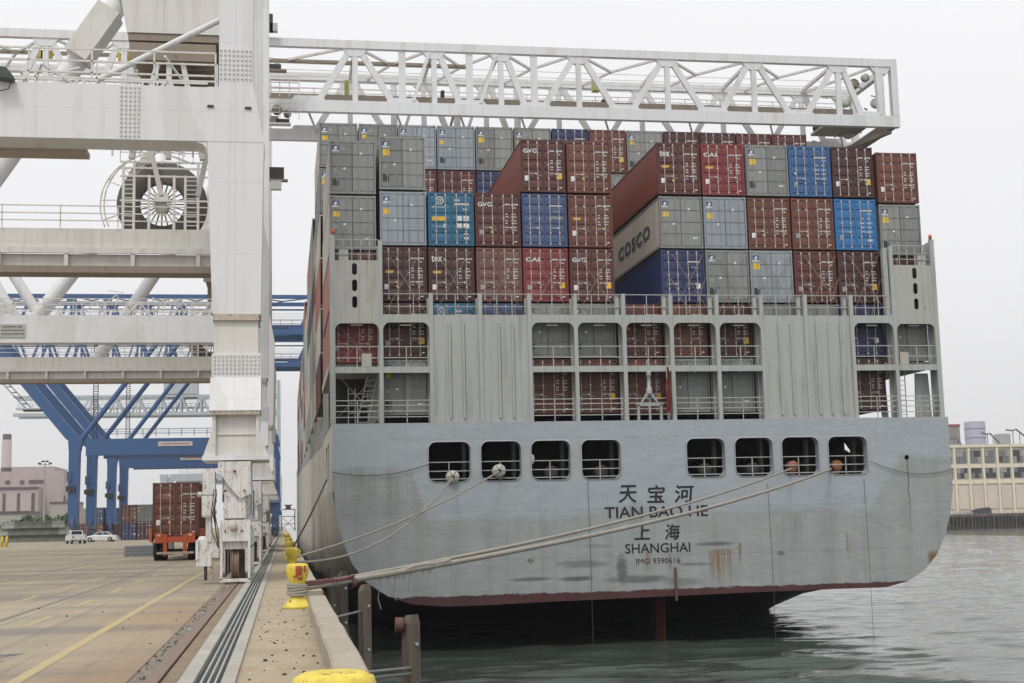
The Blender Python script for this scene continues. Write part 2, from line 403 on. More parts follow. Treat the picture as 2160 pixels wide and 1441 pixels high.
# painted lines
def yl(name):
    t = NT(name); k = t.ramp(t.noise((2.5, .6, 1), 2.6, 7, rough=.85), .42, .62)
    col = t.mix(k, (.36, .305, .205), (.47, .355, .12)); return t.done(col, .8)
YLINE = yl('worn_yellow_line_paint')
def pline(x, y0, y1, wd=.13, m=YLINE, dash=None, name='painted_line'):
    g = MB(); y = y0
    while y < y1:
        e = min(y1, y+(dash[0] if dash else 8)); g.add([(x-wd/2, y, .004), (x+wd/2, y, .004), (x+wd/2, e, .004), (x-wd/2, e, .004)], [(0, 1, 2, 3)])
        y = e+(dash[1] if dash else 0)
    struct(name, g, m)
pline(-3.12, -5, 150, .17)
pline(-4.75, 8, 160, .15, dash=(3.0, 3.2)); pline(-6.6, 8, 160, .15, dash=(3.0, 4.0))
pline(-9.4, 10, 220, .16); pline(-14.5, 20, 220, .16, dash=(5, 4))
SEAL = plain('dark_joint_sealant', (.15, .14, .15), .6)
pline(-5.55, 2, 200, .07, SEAL, name='joint_seal')
g = MB(); g.add([(-11, 19.2, .005), (-4.1, 19.9, .005), (-3.7, 20.8, .005), (-11, 20.2, .005)], [(0, 1, 2, 3)])  # darker bluish-grey patch laid flat on the apron
struct('dark_apron_patch', g, conc_mat('dark_patch', (.17, .165, .17), (.13, .13, .135), .3))
# litter and grit on the quay slab
g = MB(); rnd = random.Random(3)
for k in range(190):
    y = 9+rnd.random()**1.6*26; x = rnd.uniform(-.5, .46) if k % 4 else rnd.uniform(-6, -2)
    s = rnd.uniform(.006, .026)*(1 if k % 7 else 1.6); a = rnd.random()*3
    pts = [(x+s*math.cos(a+q)*rnd.uniform(.6, 1.2), y+s*1.4*math.sin(a+q)*rnd.uniform(.6, 1.2)) for q in (0, 1.3, 2.4, 3.6, 5)]
    g.loft([[(p[0], p[1], .001) for p in pts], [(x+(p[0]-x)*.6, y+(p[1]-y)*.6, .001+s*.7) for p in pts]])
o = obj('grit', g, plain('dark_grit', (.05, .045, .04), .9)); o['kind'] = 'stuff'; o['label'] = 'dark grit and mussel shells scattered on the quay concrete'; o['category'] = 'grit'
g = MB()
for k in range(60):
    y = 9+rnd.random()**1.5*22; x = rnd.uniform(-.45, .46); s = rnd.uniform(.008, .02)
    g.loft([[(x-s, y-s, .001), (x+s, y-.5*s, .001), (x+.4*s, y+s, .001)], [(x-s*.5, y-s*.5, s*.4), (x+s*.5, y-.3*s, s*.4), (x+.2*s, y+s*.5, s*.4)]])
o = obj('shell_fragments', g, plain('pale_shell', (.62, .58, .52), .8)); o['kind'] = 'stuff'; o['label'] = 'pale shell fragments scattered on the quay concrete'; o['category'] = 'shells'
for nm, cc, zz, sd_ in (('grout_crumbs', (.30, .275, .235), .024, 1), ('dark_crumbs', (.075, .065, .055), .022, 2)):
    g = MB(); rnd = random.Random(sd_)
    for k in range(170):
        y = 9+rnd.random()**1.5*34; x = rnd.gauss(-1.70, .055); q_ = rnd.uniform(.008, zz)
        if x > -1.61: continue
        g.loft([[(x-q_, y-q_, -.01), (x+q_, y-.6*q_, -.01), (x+.5*q_, y+q_*1.5, -.01), (x-.8*q_, y+.6*q_, -.01)], [(x-q_*.5, y-q_*.5, q_*.6), (x+q_*.5, y-.3*q_, q_*.7), (x+.2*q_, y+q_*.6, q_*.6), (x-.4*q_, y+.3*q_, q_*.5)]])
    o = obj(nm, g, plain(nm+'_tone', cc, .9)); o['kind'] = 'stuff'; o['label'] = 'broken grout crumbs beside the crane rail'; o['category'] = 'rubble'
# --- water
t = NT('harbour_water')
n1 = t.noise((.42, 1.0, 1), .75, 3, rough=.5); n2 = t.noise((.6, 1.4, 1), 2.4, 4, rough=.55, loc=(3, 1, 0)); n3 = t.noise((.3, .5, 1), .12, 3, loc=(4, 4, 0))
hh = t.math('ADD', t.math('MULTIPLY', n1, 1.0), t.math('ADD', t.math('MULTIPLY', n2, .26), t.math('MULTIPLY', n3, 1.2)))
t.bump(hh, 1.0, .13)
t.b.inputs['IOR'].default_value = 1.333
WATER = t.done((.058, .072, .062), .05)
g = MB()
g.add([(-1.0, -60, -5.0), (2600, -60, -5.0), (2600, 3000, -5.0), (-1.0, 3000, -5.0)], [(0, 1, 2, 3)])
struct('water', g, WATER)
import numpy as np
_r = np.random.RandomState(4)
xs = np.concatenate([np.arange(.5, 60, .34), np.arange(60, 170, .6)]); ys = np.concatenate([np.arange(10, 130, .30), np.arange(130, 420, .8)])
GX, GY = np.meshgrid(xs, ys); GZ = np.full_like(GX, -4.8)
for k in range(46):                              # short wind chop over a faint harbour swell
    lam = 10**_r.uniform(-.02, .95); th = _r.normal(1.15, .62); ph = _r.uniform(0, 6.28)
    kx, ky = 2*math.pi/lam*math.cos(th), 2*math.pi/lam*math.sin(th)
    env = .55+.45*np.sin(GX*_r.uniform(.02, .12)+GY*_r.uniform(.01, .06)+_r.uniform(0, 6))
    GZ += lam*.0043*env*np.sin(GX*kx+GY*ky+ph)
ny, nx = GX.shape; me = bpy.data.meshes.new('water')
me.vertices.add(nx*ny); me.vertices.foreach_set('co', np.stack([GX, GY, GZ], -1).astype(np.float32).ravel())
idx = np.arange(nx*ny).reshape(ny, nx); q = np.stack([idx[:-1, :-1], idx[:-1, 1:], idx[1:, 1:], idx[1:, :-1]], -1).reshape(-1, 4)
me.loops.add(q.size); me.loops.foreach_set('vertex_index', q.ravel().astype(np.int32))
me.polygons.add(len(q)); me.polygons.foreach_set('loop_start', np.arange(0, q.size, 4, dtype=np.int32)); me.polygons.foreach_set('loop_total', np.full(len(q), 4, dtype=np.int32))
me.polygons.foreach_set('use_smooth', np.ones(len(q), dtype=bool)); me.update(); me.validate()
o = obj('water', me, WATER); o['kind'] = 'structure'
# ================================================================== CONTAINERS
CW, CL, CH = 2.438, 12.19, 2.896
def shell_mesh():
    g = MB()
    for sx, inn in ((0.015, .036), (CW-.015, -.036)):
        prof = []; y = .16
        while y < CL-.3:
            prof += [(sx, y), (sx, y+.07), (sx+inn, y+.14), (sx+inn, y+.21)]; y += .28
        prof.append((sx, CL-.16))
        g.sheet([[(x, yy, .16) for x, yy in prof], [(x, yy, CH-.10) for x, yy in prof]])
    g.add([(.02, .12, CH-.03), (CW-.02, .12, CH-.03), (CW-.02, CL-.05, CH-.03), (.02, CL-.05, CH-.03)], [(0, 1, 2, 3)])
    g.add([(.02, .12, .14), (CW-.02, .12, .14), (CW-.02, CL-.05, .14), (.02, CL-.05, .14)], [(0, 3, 2, 1)])
    g.add([(.05, CL-.05, .14), (CW-.05, CL-.05, .14), (CW-.05, CL-.05, CH-.05), (.05, CL-.05, CH-.05)], [(0, 1, 2, 3)])
    return g.mesh('shell')
def frame_mesh():
    g = MB()
    for x in (0, CW-.075):
        g.box(x, x+.075, .0, .15, .118, CH-.118); g.box(x, x+.075, CL-.15, CL, .118, CH-.118)
        g.box(x+.01, x+.06, .178, CL-.178, .02, .17); g.box(x+.01, x+.06, .178, CL-.178, CH-.12, CH-.01)
    g.box(.178, CW-.178, .02, .12, .0, .13); g.box(.178, CW-.178, .02, .12, CH-.13, CH-.005)
    g.box(.178, CW-.178, CL-.12, CL-.02, .0, .13); g.box(.178, CW-.178, CL-.12, CL-.02, CH-.13, CH-.005)
    for x in (-.004, CW-.174):
        for y in (-.006, CL-.172):
            for z in (-.002, CH-.116): g.box(x, x+.178, y, y+.178, z, z+.118)
    return g.mesh('frame')
def door_mesh(x0, x1, style):
    g = MB(); z0, z1 = .135, CH-.135
    if style == 'ribbed':
        g.box(x0, x1, .055, .085, z0, z1)
        g.box(x0, x0+.07, .025, .055, z0, z1); g.box(x1-.07, x1, .025, .055, z0, z1)
        n = 5; h = (z1-z0)/n
        for k in range(n):
            a = z0+k*h
            g.loft([[(x0+.07, .055, a+.05), (x1-.07, .055, a+.05), (x1-.07, .055, a+h-.05), (x0+.07, .055, a+h-.05)],
                    [(x0+.075, .022, a+.10), (x1-.075, .022, a+.10), (x1-.075, .022, a+h-.19), (x0+.075, .022, a+h-.19)]])
    else:
        g.box(x0, x1, .062, .09, z0, z1); n = 4; h = (z1-z0)/n
        for k in range(n): g.box(x0+.024, x1-.024, .02, .062, z0+k*h+.022, z0+(k+1)*h-.022)
    return g.mesh('door')
def rod_mesh(r=.021):
    g = MB(); g.tube((0, 0, .06), (0, 0, CH-.06), r, 6)
    for z in (.16, .75, 1.5, 2.2, CH-.16): g.box(-.05, .05, -.012, .035, z-.035, z+.035)
    return g.mesh('lock_rod')
def handle_mesh():
    g = MB(); g.beam((0, -.03, 1.0), (.42, -.03, 1.0), .02, .03); g.box(.36, .46, -.04, .02, .95, 1.05); return g.mesh('door_handle')
SHELL, FRAME, ROD, HANDLE = shell_mesh(), frame_mesh(), rod_mesh(), handle_mesh()
DOORS = {s: (door_mesh(.085, 1.212, s), door_mesh(1.226, CW-.085, s)) for s in ('ribbed', 'flat')}
MK = [plain('print_white', (.72, .72, .70), .6), plain('print_yellow', (.75, .47, .03), .6), plain('print_navy', (.03, .06, .2), .6),
      plain('print_black', (.03, .032, .035), .6), plain('print_grey', (.30, .30, .29), .6), plain('print_dull_pink', (.6, .25, .25), .6), plain('print_greenish', (.25, .42, .3), .6)]
YM = .014
def quad(g, x, z, w, h, mi): g.add([(x, YM, z), (x+w, YM, z), (x+w, YM, z+h), (x, YM, z+h)], [(0, 1, 2, 3)], mi)
def dashes(g, x, z, w, h, mi, r):
    e = x+w
    while x < e-.02:
        d = r.uniform(.03, .07); quad(g, x, z, min(d, e-x), h, mi); x += d+.025
def mark_mesh(kind, var):
    g = MB(); e = MB(); st = MB(); r = random.Random(var*31+ord(kind[0]))
    if kind == 'grey':
        quad(e, .17, 2.28, .34, .34, 2); e.add([(.17, YM-.002, 2.28), (.51, YM-.002, 2.28), (.51, YM-.002, 2.36), (.17, YM-.002, 2.36)], [(0, 1, 2, 3)], 0)
        e.add([(.24, YM-.003, 2.40), (.40, YM-.003, 2.40), (.46, YM-.003, 2.56), (.30, YM-.003, 2.56)], [(0, 1, 2, 3)], 0)
        if var != 6: quad(st, .18+.03*(var % 2), 1.66+.09*(var % 4), .28+.04*(var % 3), .26+.04*(var % 3), 1)
        if var % 3 != 2: quad(g, .62, 2.34, .22, .18, 4)
        if var % 3 != 1: quad(g, .17, .42, .34, .36, 3)
        quad(g, 1.62, 2.12, .11, .12, 0); quad(g, .74, 1.30, .12, .11, 0)
        if var % 2: quad(g, 1.88, .52, .24, .10, 0)
        for z in (2.42, 1.75, 1.62, 1.2): dashes(g, 1.75, z, .5, .05, 4, r)
        quad(g, .25, 1.14, .16, .2, 4)
    elif kind == 'red':
        dashes(g, 1.60, 2.24, .30, .085, 0, r); dashes(g, 1.96, 2.24, .36, .085, 0, r); dashes(g, 2.02, 2.06, .2, .07, 0, r)
        for z in (1.72, 1.58, 1.36, 1.22, 1.0, .86)[:6-var % 3]:
            dashes(g, 1.62, z, .16, .06, 0, r); dashes(g, 1.96, z, .26, .06, 0, r)
        quad(g, .20, .62, .20, .28, 4 if var % 2 else 0)
        for x in (.52, 1.0, 1.62, 2.05): quad(g, x-.14, .9, .3, .03, 4)
        if var % 3 == 0: g.add([(.80, YM, .72), (.96, YM, .72), (.88, YM, .90)], [(0, 1, 2)], 1)
        if var % 3 == 1: quad(st, 1.95, .72, .30, .32, 1)
        if var % 4 == 2: quad(g, .25, 1.5, .42, .12, 1)
        dashes(g, .22, 2.25, .34, .05, 4, r); quad(g, .80, 2.18, .1, .14, 4)
        quad(g, 2.1, .22, .14, .06, 0)
    elif kind == 'teal':
        for k in range(20):
            a, b = 2*math.pi*k/20, 2*math.pi*(k+1)/20; c = (.62, 2.45)
            e.add([(c[0]+q*math.cos(v), YM, c[1]+q*math.sin(v)) for q, v in ((.17, a), (.215, a), (.215, b), (.17, b))], [(0, 1, 2, 3)], 0)
        quad(e, .55, 2.34, .04, .2, 0); quad(e, .65, 2.34, .04, .2, 0); quad(e, .5, 2.5, .24, .03, 0)
        dashes(g, .22, 2.07, .75, .04, 0, r); quad(st, .2, 1.36, .75, .22, 1)
        g.add([(.80, YM, 1.18), (.98, YM, 1.18), (.89, YM, 1.0)], [(0, 1, 2)], 0)
        dashes(g, 1.40, 2.42, .3, .10, 0, r); dashes(g, 1.40, 2.2, .8, .12, 0, r); dashes(g, 1.85, 1.94, .25, .08, 0, r)
        for x in (1.5, 1.88):
            for z in (1.36, .95): quad(g, x, z, .3, .26, 0)
        dashes(g, 1.9, .6, .25, .07, 0, r); dashes(g, 1.9, .35, .25, .12, 0, r)
    elif kind == 'blue':
        dashes(g, 1.50, 2.2, .7, .09, 0, r); dashes(g, 1.95, 2.02, .22, .07, 0, r)
        for z in (1.75, 1.5, 1.25, 1.0): dashes(g, 1.5, z, .25, .06, 0, r); dashes(g, 1.9, z, .26, .06, 0, r)
        quad(g, .24, .55, .2, .26, 4); quad(g, .3, 1.25, .09, .11, 0) if var % 2 else quad(g, 1.9, .5, .26, .1, 0)
    elif kind == 'navy':
        dashes(g, 1.55, 2.2, .65, .08, 0, r); dashes(g, 1.7, 1.9, .4, .07, 4, r)
        quad(g, 1.95, .75, .24, .28, 0) if var % 2 else dashes(g, 1.5, 1.5, .7, .16, 4, r)
        for z in (1.2, .95): dashes(g, .3, z, .3, .05, 4, r)
    return g, e, st
_mk = {}
def marks(kind, var, word=None):
    k = (kind, var, word)
    if k not in _mk:
        g, e, st = mark_mesh(kind, var); wd = MB()
        if word == 'tex': add_text(wd, 'tex', .16, .74, 2.12, 2.46, YM-.004, .022)
        elif word: add_text(wd, word, .14, .14+.25*len(word), 2.16, 2.40, YM-.004, .022)
        _mk[k] = []
        for nm, q in (('marking', g), ('emblem', e), ('sticker', st), ('lettering', wd)):
            if q.v:
                me = q.mesh(nm)
                for m in MK: me.materials.append(m)
                _mk[k].append((nm, me))
    return _mk[k]
CC = {}
def cpaint(key, rgb, **k): CC[key] = paint('container_'+key, rgb, k.get('dirt', .45), k.get('rust', .14), .5, .5, rand=k.get('rand', .10), dirtc=(.09, .07, .055))
cpaint('grey', (.235, .245, .235), dirt=.6, rust=.16, rand=.2)
cpaint('blue_grey', (.29, .33, .37), dirt=.4, rust=.06)
cpaint('dark_red', (.098, .026, .022))
cpaint('maroon', (.062, .020, .020))
cpaint('brown', (.14, .046, .030))
cpaint('red', (.20, .03, .034))
cpaint('pink_brown', (.17, .075, .06))  # lighter and pinker than the plain brown
cpaint('navy', (.022, .034, .11))
cpaint('slate_blue', (.05, .085, .19))
cpaint('blue', (.035, .12, .30), rust=.06)
cpaint('bright_blue', (.022, .15, .37), rust=.05)
cpaint('teal_blue', (.02, .125, .225), rust=.05)
cpaint('cream', (.42, .39, .34), dirt=.5)
cpaint('trailer_brown', (.135, .045, .028))
cpaint('green', (.03, .09, .05))
cpaint('brick', (.19, .055, .04))
cpaint('salmon', (.33, .13, .10))
CNAME = dict(grey='grey', blue_grey='pale blue-grey', dark_red='dark red', maroon='dark maroon', brown='rust-brown', red='bright red', pink_brown='pale pinkish brown',
             navy='navy blue', slate_blue='slate blue', blue='mid blue', bright_blue='bright blue', teal_blue='teal blue', cream='cream', green='dark green', salmon='faded salmon red')
RODG = plain('rod_painted_grey', (.27, .28, .27), .5); RODW = plain('rod_pale_zinc', (.50, .45, .42), .5)
def container(x, y, z, c, label, word=None, var=0, group='shipping containers stacked on the ship', full=True, side=None, loc_only=False):
    t = thing('shipping_container', label, 'container', (x, y, z), 0, group)
    m = CC[c]; sm = CC[side] if side else m
    obj('shell', SHELL, sm, t); obj('frame', FRAME, m, t)
    if not full: return t
    st = 'flat' if c in ('grey', 'blue_grey', 'cream') else 'ribbed'
    kind = {'grey': 'grey', 'blue_grey': 'grey', 'cream': 'grey', 'blue': 'blue', 'bright_blue': 'blue', 'teal_blue': 'teal', 'navy': 'navy', 'slate_blue': 'navy'}.get(c, 'red')
    for dm in DOORS[st]: obj('door', dm, m, t)
    for rx in (.42, .92, 1.52, 2.02): obj('lock_rod', ROD, RODG if st == 'flat' else RODW, t, loc=(rx, .0 if st == 'ribbed' else .012, 0))
    if st == 'ribbed':
        for hx in (.42, 1.52): obj('door_handle', HANDLE, RODW, t, loc=(hx, 0, 0))
    for nm, me in marks(kind, var, word):
        o = bpy.data.objects.new(nm, me); COL.objects.link(o); o.parent = t
        if nm == 'marking': o['kind'] = 'stuff'
    return t
ORD = ['first', 'second', 'third', 'fourth', 'fifth', 'sixth', 'seventh', 'eighth', 'ninth', 'tenth', 'eleventh', 'twelfth', 'thirteenth']
YB1 = 70.0
TZ = [7.27, 10.27, 13.27, 16.26, 19.27]
def colx(i): return 2.35 if i == 0 else 33.03 if i == 12 else 5.0+2.538*(i-1)
BAY1 = {
 4: {0:'grey',1:'grey',4:('dark_red','GVC'),5:'brown',7:('dark_red','tex'),8:('red','CAI'),9:'grey',10:'blue',11:'maroon',12:'brown'},
 3: {0:'grey',1:'blue_grey',2:'teal_blue',3:('dark_red','GVC'),4:'slate_blue',5:'brown',7:'grey',8:'blue_grey',9:'brown',10:'brown',11:'bright_blue',12:'grey'},
 2: {0:'dark_red',1:'maroon',2:('maroon','tex'),3:'pink_brown',4:('red','CAI'),5:('dark_red','GVC'),7:'navy',8:'grey',9:'blue_grey',10:'dark_red',11:'maroon',12:'maroon'},
 1: {0:'red',1:'maroon',2:'teal_blue',3:'slate_blue',4:'grey',5:'grey',6:'dark_red',7:'brown',8:'maroon',9:'grey',10:'grey',11:'navy',12:'grey'},
 0: {1:'grey',4:('dark_red','K-LINE'),5:'dark_red',6:'brown',7:'grey',8:'grey',11:'maroon'},
}
TN = {4:'top', 3:'second', 2:'third', 1:'fourth', 0:'lowest'}
for tr, row in BAY1.items():
    for i, c in row.items():
        word = None
        if isinstance(c, tuple): c, word = c
        if word == 'K-LINE': word = None
        drop = .27 if i in (0, 12) else 0
        side = {(7, 3): 'cream', (7, 4): 'brick', (4, 4): 'brick', (0, 4): 'cream', (0, 3): 'cream', (0, 2): 'salmon', (0, 1): 'salmon'}.get((i, tr))
        lab = f'{CNAME[c]} container ' + (f'lettered {word} ' if word else '') + f'{TN[tr]} tier at the stern, {ORD[i]} column from the quay'
        jx = random.uniform(-.015, .015)
        t = container(colx(i)+jx, YB1+random.uniform(-.03, .03), TZ[tr]-drop, c, lab, word, (i*3+tr*5) % 7, side=side)
        if (i, tr) == (7, 3):
            g = MB(); vs, fs = text_mesh('COSCO', .035)
            # lettering on the left side, reads from the far end towards the stern
            g.add([(-.004, 9.3-u*7.3, 1.0+v*.78) for u, v in vs], fs)
            obj('side_lettering', g, plain('faded_navy_print', (.10, .11, .15), .6), t)
for i in (2, 3, 6, 9, 10):
    if i not in BAY1[0]: container(colx(i), YB1, TZ[0], 'grey' if i % 2 else 'maroon', f'plain container behind the ribbed stern panels, lowest tier, {ORD[i]} column from the quay', full=False)
# bay two, one tier higher, behind the recesses
YB2 = 84.5
B2 = ['grey','grey','blue_grey','blue_grey','grey','grey','navy','brown','grey','maroon','maroon','dark_red','dark_red']
for i, c in enumerate(B2):
    container(2.2+2.525*i, YB2, 24.28, c, f'{CNAME[c]} container topping the stack behind the stern one, {ORD[i]} column from the quay', None, (i*2+1) % 7, side='cream' if i == 0 else None)
for i, c in {0:'grey', 2:'dark_red', 3:'dark_red', 4:'navy', 6:'cream', 7:'grey', 8: 'brown'}.items():
    container(2.2+2.525*i, YB2, 21.3, c, f'{CNAME[c]} container under the top tier of the second stack, {ORD[i]} column from quay', None, (i+2) % 7)
for k, c in enumerate(['cream', 'salmon', 'cream', 'dark_red']):
    container(2.2, YB2, 18.3-3*k, c, f'{CNAME[c]} container at the quay side of the second stack, {ORD[k+2]} from its top', full=False)
for i, c in {6:'dark_red', 7:'navy'}.items():
    container(2.2+2.525*i, YB2, 18.3, c, f'{CNAME[c]} container deep in the gap beside the cream side panel, {ORD[i]} column', full=True)
# further bays: only the quay-side column shows
pal = ['grey', 'cream', 'cream', 'salmon', 'grey', 'dark_red', 'grey', 'cream', 'brown', 'blue_grey', 'cream', 'green']
rb = random.Random(12)
for b in range(2, 12):
    yb = YB1+14.5*b + (8 if b > 6 else 0); nt_ = 6 if b in (3, 4, 6) else 5
    for k in range(nt_):
        c = 'grey' if (b == 3 and k > 3) else rb.choice(pal)
        container(2.35, yb, 11.0+2.92*k-1.0, c, f'{CNAME[c]} container in the {ORD[b]} quay-side stack from the stern, {ORD[k]} from bottom', full=False, group='container stacks receding along the ship')
    ct = rb.choice(pal)
# ================================================================== SHIP
YT = 69.0
ship = thing('container_ship', 'grey container ship moored stern-on beside the quay, TIAN BAO HE lettered on its stern', 'ship', (19, 200, -4.8))
def SP(name, g, m, world=True, parent=None, **k): return obj(name, g, m, parent or ship, world, **k)
def tr_mat():
    t = NT('stern_hull_paint')
    sx = t.n('SeparateXYZ'); t.L(t.tc.outputs['Object'], sx.inputs[0]); X, Z = sx.outputs[0], sx.outputs[2]
    big = t.noise((1, 1, 1), .16, 5); med = t.noise((1, 1, .6), .9, 6)
    col = t.mix(t.ramp(med, .3, .7), (.33, .37, .40), (.355, .39, .41))
    # lower hull: older repaint, greener and duller, ragged upper edge that climbs to the right
    edge = t.math('ADD', Z, t.math('MULTIPLY', t.ramp(big, .2, .8, -1, 1), .6))
    xr = t.math('ADD', t.ramp(X, 31.0, 33.0, 0, 2.6), t.ramp(X, 7.2, 6.4, 0, 2.3))
    low = t.ramp(t.math('SUBTRACT', edge, xr), 1.85, 2.25, 1, 0)
    col = t.mix(low, col, t.mix(t.ramp(med, .35, .7), (.325, .35, .345), (.285, .315, .315)))
    st = t.ramp(t.noise((1.1, 1, .035), 1.0, 6, rough=.7), .46, .75)
    col = t.mix(t.math('MULTIPLY', t.math('MULTIPLY', st, low), .5), col, (.20, .19, .15))
    st2 = t.ramp(t.noise((2.2, 1, .05), 1.0, 5, rough=.7, loc=(5, 5, 5)), .58, .8)
    col = t.mix(t.math('MULTIPLY', st2, .28), col, (.15, .15, .13))
    wx = t.math('ADD', X, t.ramp(t.noise((.3, 1, 2.5), 1.5, 3), 0, 1, -.14, .14))
    def streak(xc, zt, ln, wd, amt, c, thin=True):
        nonlocal col
        a = t.ramp(t.math('ABSOLUTE', t.math('SUBTRACT', wx, xc)), wd*.45, wd, 1, 0)
        if thin: a = t.math('MULTIPLY', a, t.ramp(t.noise((9, 1, .35), 1, 5, rough=.7, loc=(xc, 0, 2)), .40, .58))
        b = t.math('MULTIPLY', t.ramp(Z, zt, zt+.06, 1, 0), t.ramp(Z, zt-ln, zt-ln*.35, 0, 1))
        col = t.mix(t.math('MULTIPLY', t.math('MULTIPLY', a, b), amt), col, c)
    rc = (.20, .115, .04)
    for (px, py, ln, wd, am) in ((1522, 1160, 1.9, .75, .9), (1500, 1163, 1.5, .12, .9), (1560, 1146, 1.3, .14, .8), (1366, 1165, 1.2, .17, .8), (1412, 1168, 1.1, .15, .7), (1787, 1125, 1.5, .14, .6), (1795, 1125, 1.2, .07, .5)):
        p = PY(px, py, YT); streak(p.x, p.z, ln, wd, min(1, am*1.3), rc)
    for (px, py, ln, wd, am) in ((1913, 968, 4.6, .07, .8), (1340, 1060, 2.2, .5, .35), (1680, 1085, 1.6, .3, .4), (760, 985, 3.2, 1.1, .28), (830, 985, 3.4, .5, .25)):
        p = PY(px, py, YT); streak(p.x, p.z, ln, wd, am, (.13, .115, .08), wd > .2)
    def scuff(px, py, w_, h_, am):              # tug and fender rubs: dark oval smears
        nonlocal col
        p = PY(px, py, YT)
        dx = t.math('DIVIDE', t.math('SUBTRACT', X, p.x), w_); dz = t.math('DIVIDE', t.math('SUBTRACT', Z, p.z), h_)
        r = t.math('ADD', t.math('ADD', t.math('MULTIPLY', dx, dx), t.math('MULTIPLY', dz, dz)), t.ramp(t.noise((.8, 1, 5), 1.2, 5, loc=(px, 0, 0)), 0, 1, -.75, .75))
        col = t.mix(t.math('MULTIPLY', t.ramp(r, .15, 1.1, 1, 0), am), col, (.07, .072, .075))
    for s in ((1120, 1222, 1.2, .12, .55), (1215, 1221, 1.0, .13, .6), (1230, 1190, 1.5, .2, .4), (1312, 1200, .35, .75, .55), (1350, 1222, 2.0, .2, .5), (1440, 1228, 1.2, .25, .3), (1510, 1147, 1.3, .12, .55), (1470, 1190, 1.1, .08, .4), (1260, 1152, .9, .12, .25)): scuff(s[0], s[1], s[2], s[3]*1.15, min(1, s[4]*1.35))
    # rusty bare patch on the right bilge
    p = PY(1968, 1180, YT)
    q = t.math('MULTIPLY', t.ramp(t.math('ABSOLUTE', t.math('SUBTRACT', Z, p.z)), .25, .6, 1, 0), t.ramp(X, p.x-.35, p.x-.15, 0, 1))
    col = t.mix(t.math('MULTIPLY', q, .9), col, (.17, .10, .035))
    # plate seams
    for zz, am in ((5.95, .18), (.95, .14), (-1.3, .14)): col = t.mix(t.ramp(t.math('ABSOLUTE', t.math('SUBTRACT', Z, zz)), .008, .02, am, 0), col, (.10, .10, .10))
    for k_ in range(13): col = t.mix(t.ramp(t.math('ABSOLUTE', t.math('SUBTRACT', X, 3.6+2.55*k_)), .008, .022, .16, 0), col, (.10, .10, .10))
    run = t.math('MULTIPLY', t.ramp(t.noise((3.2, 1, .04), 1.0, 5, rough=.75, loc=(8, 2, 3)), .60, .70), t.ramp(t.noise((.5, 1, .3), 1.0, 3, loc=(1, 9, 3)), .45, .6))
    col = t.mix(t.math('MULTIPLY', run, .45), col, (.21, .15, .07))
    scr = t.ramp(t.noise((.5, 1, 9), 1.6, 6, rough=.75, loc=(6, 2, 3)), .66, .70)
    col = t.mix(t.math('MULTIPLY', scr, t.ramp(Z, 2.0, -.5, 0, .45)), col, (.12, .12, .12))
    for zz in (2.2, -.25): col = t.mix(t.ramp(t.math('ABSOLUTE', t.math('SUBTRACT', Z, zz)), .01, .03, .22, 0), col, (.08, .08, .08))
    # anti-fouling below the boot line, chipped edge
    zr = t.math('ADD', Z, t.ramp(t.noise((1.5, 1, 4), 1.2, 6, rough=.75), 0, 1, -.22, .22))
    col = t.mix(t.ramp(zr, -2.02, -1.98, 1, 0), col, t.mix(t.ramp(med, .35, .65), (.085, .022, .022), (.055, .02, .02)))
    t.bump(t.noise((.55, 1, .8), 1.0, 3), .5, .16)
    return t.done(col, t.ramp(med, .2, .8, .38, .62))
HULLM = tr_mat()
bot = [(703,1010),(704,1040),(710,1090),(722,1140),(743,1190),(772,1228),(818,1258),(868,1275),(940,1280),(1040,1276),(1150,1270),(1300,1263),(1450,1256),(1600,1249),(1750,1243),(1870,1239),(1915,1226),(1950,1203),(1975,1172),(1994,1130),(2005,1080),(2010,1030),(2010,990)]
tb = [PY(a, b, YT) for a, b in bot]; tb = [(p.x, p.z) for p in tb]
tb[0] = (2.38, tb[0][1]); XL, XR = 2.38, 35.86
ZD = 6.80
outer = [(XL, ZD-.02), (XL, 3.4)] + tb[1:-1] + [(XR, 3.4), (XR, ZD)]
wins = []
for a, b in ((902, 994), (1013, 1101), (1119, 1205), (1225, 1311), (1447, 1531), (1549, 1632), (1648, 1729), (1746, 1831)):
    xm = (a+b)/2; tz = (3.66, 5.80) 
    p, q = PY(a, 960, YT), PY(b, 960, YT)
    k = (xm-902)/930
    wins.append((p.x, q.x, 3.72, 5.84))
eye = PY(1913, 965, YT)
circ = [(eye.x+.14*math.cos(i*math.pi/8), eye.z+.14*math.sin(i*math.pi/8)) for i in range(16)]
transom = obj('transom', plate_mesh('transom', outer, [rrect(a, b, c, d, .42) for a, b, c, d in wins]+[circ], .14, off=YT+.07), HULLM, ship, True)
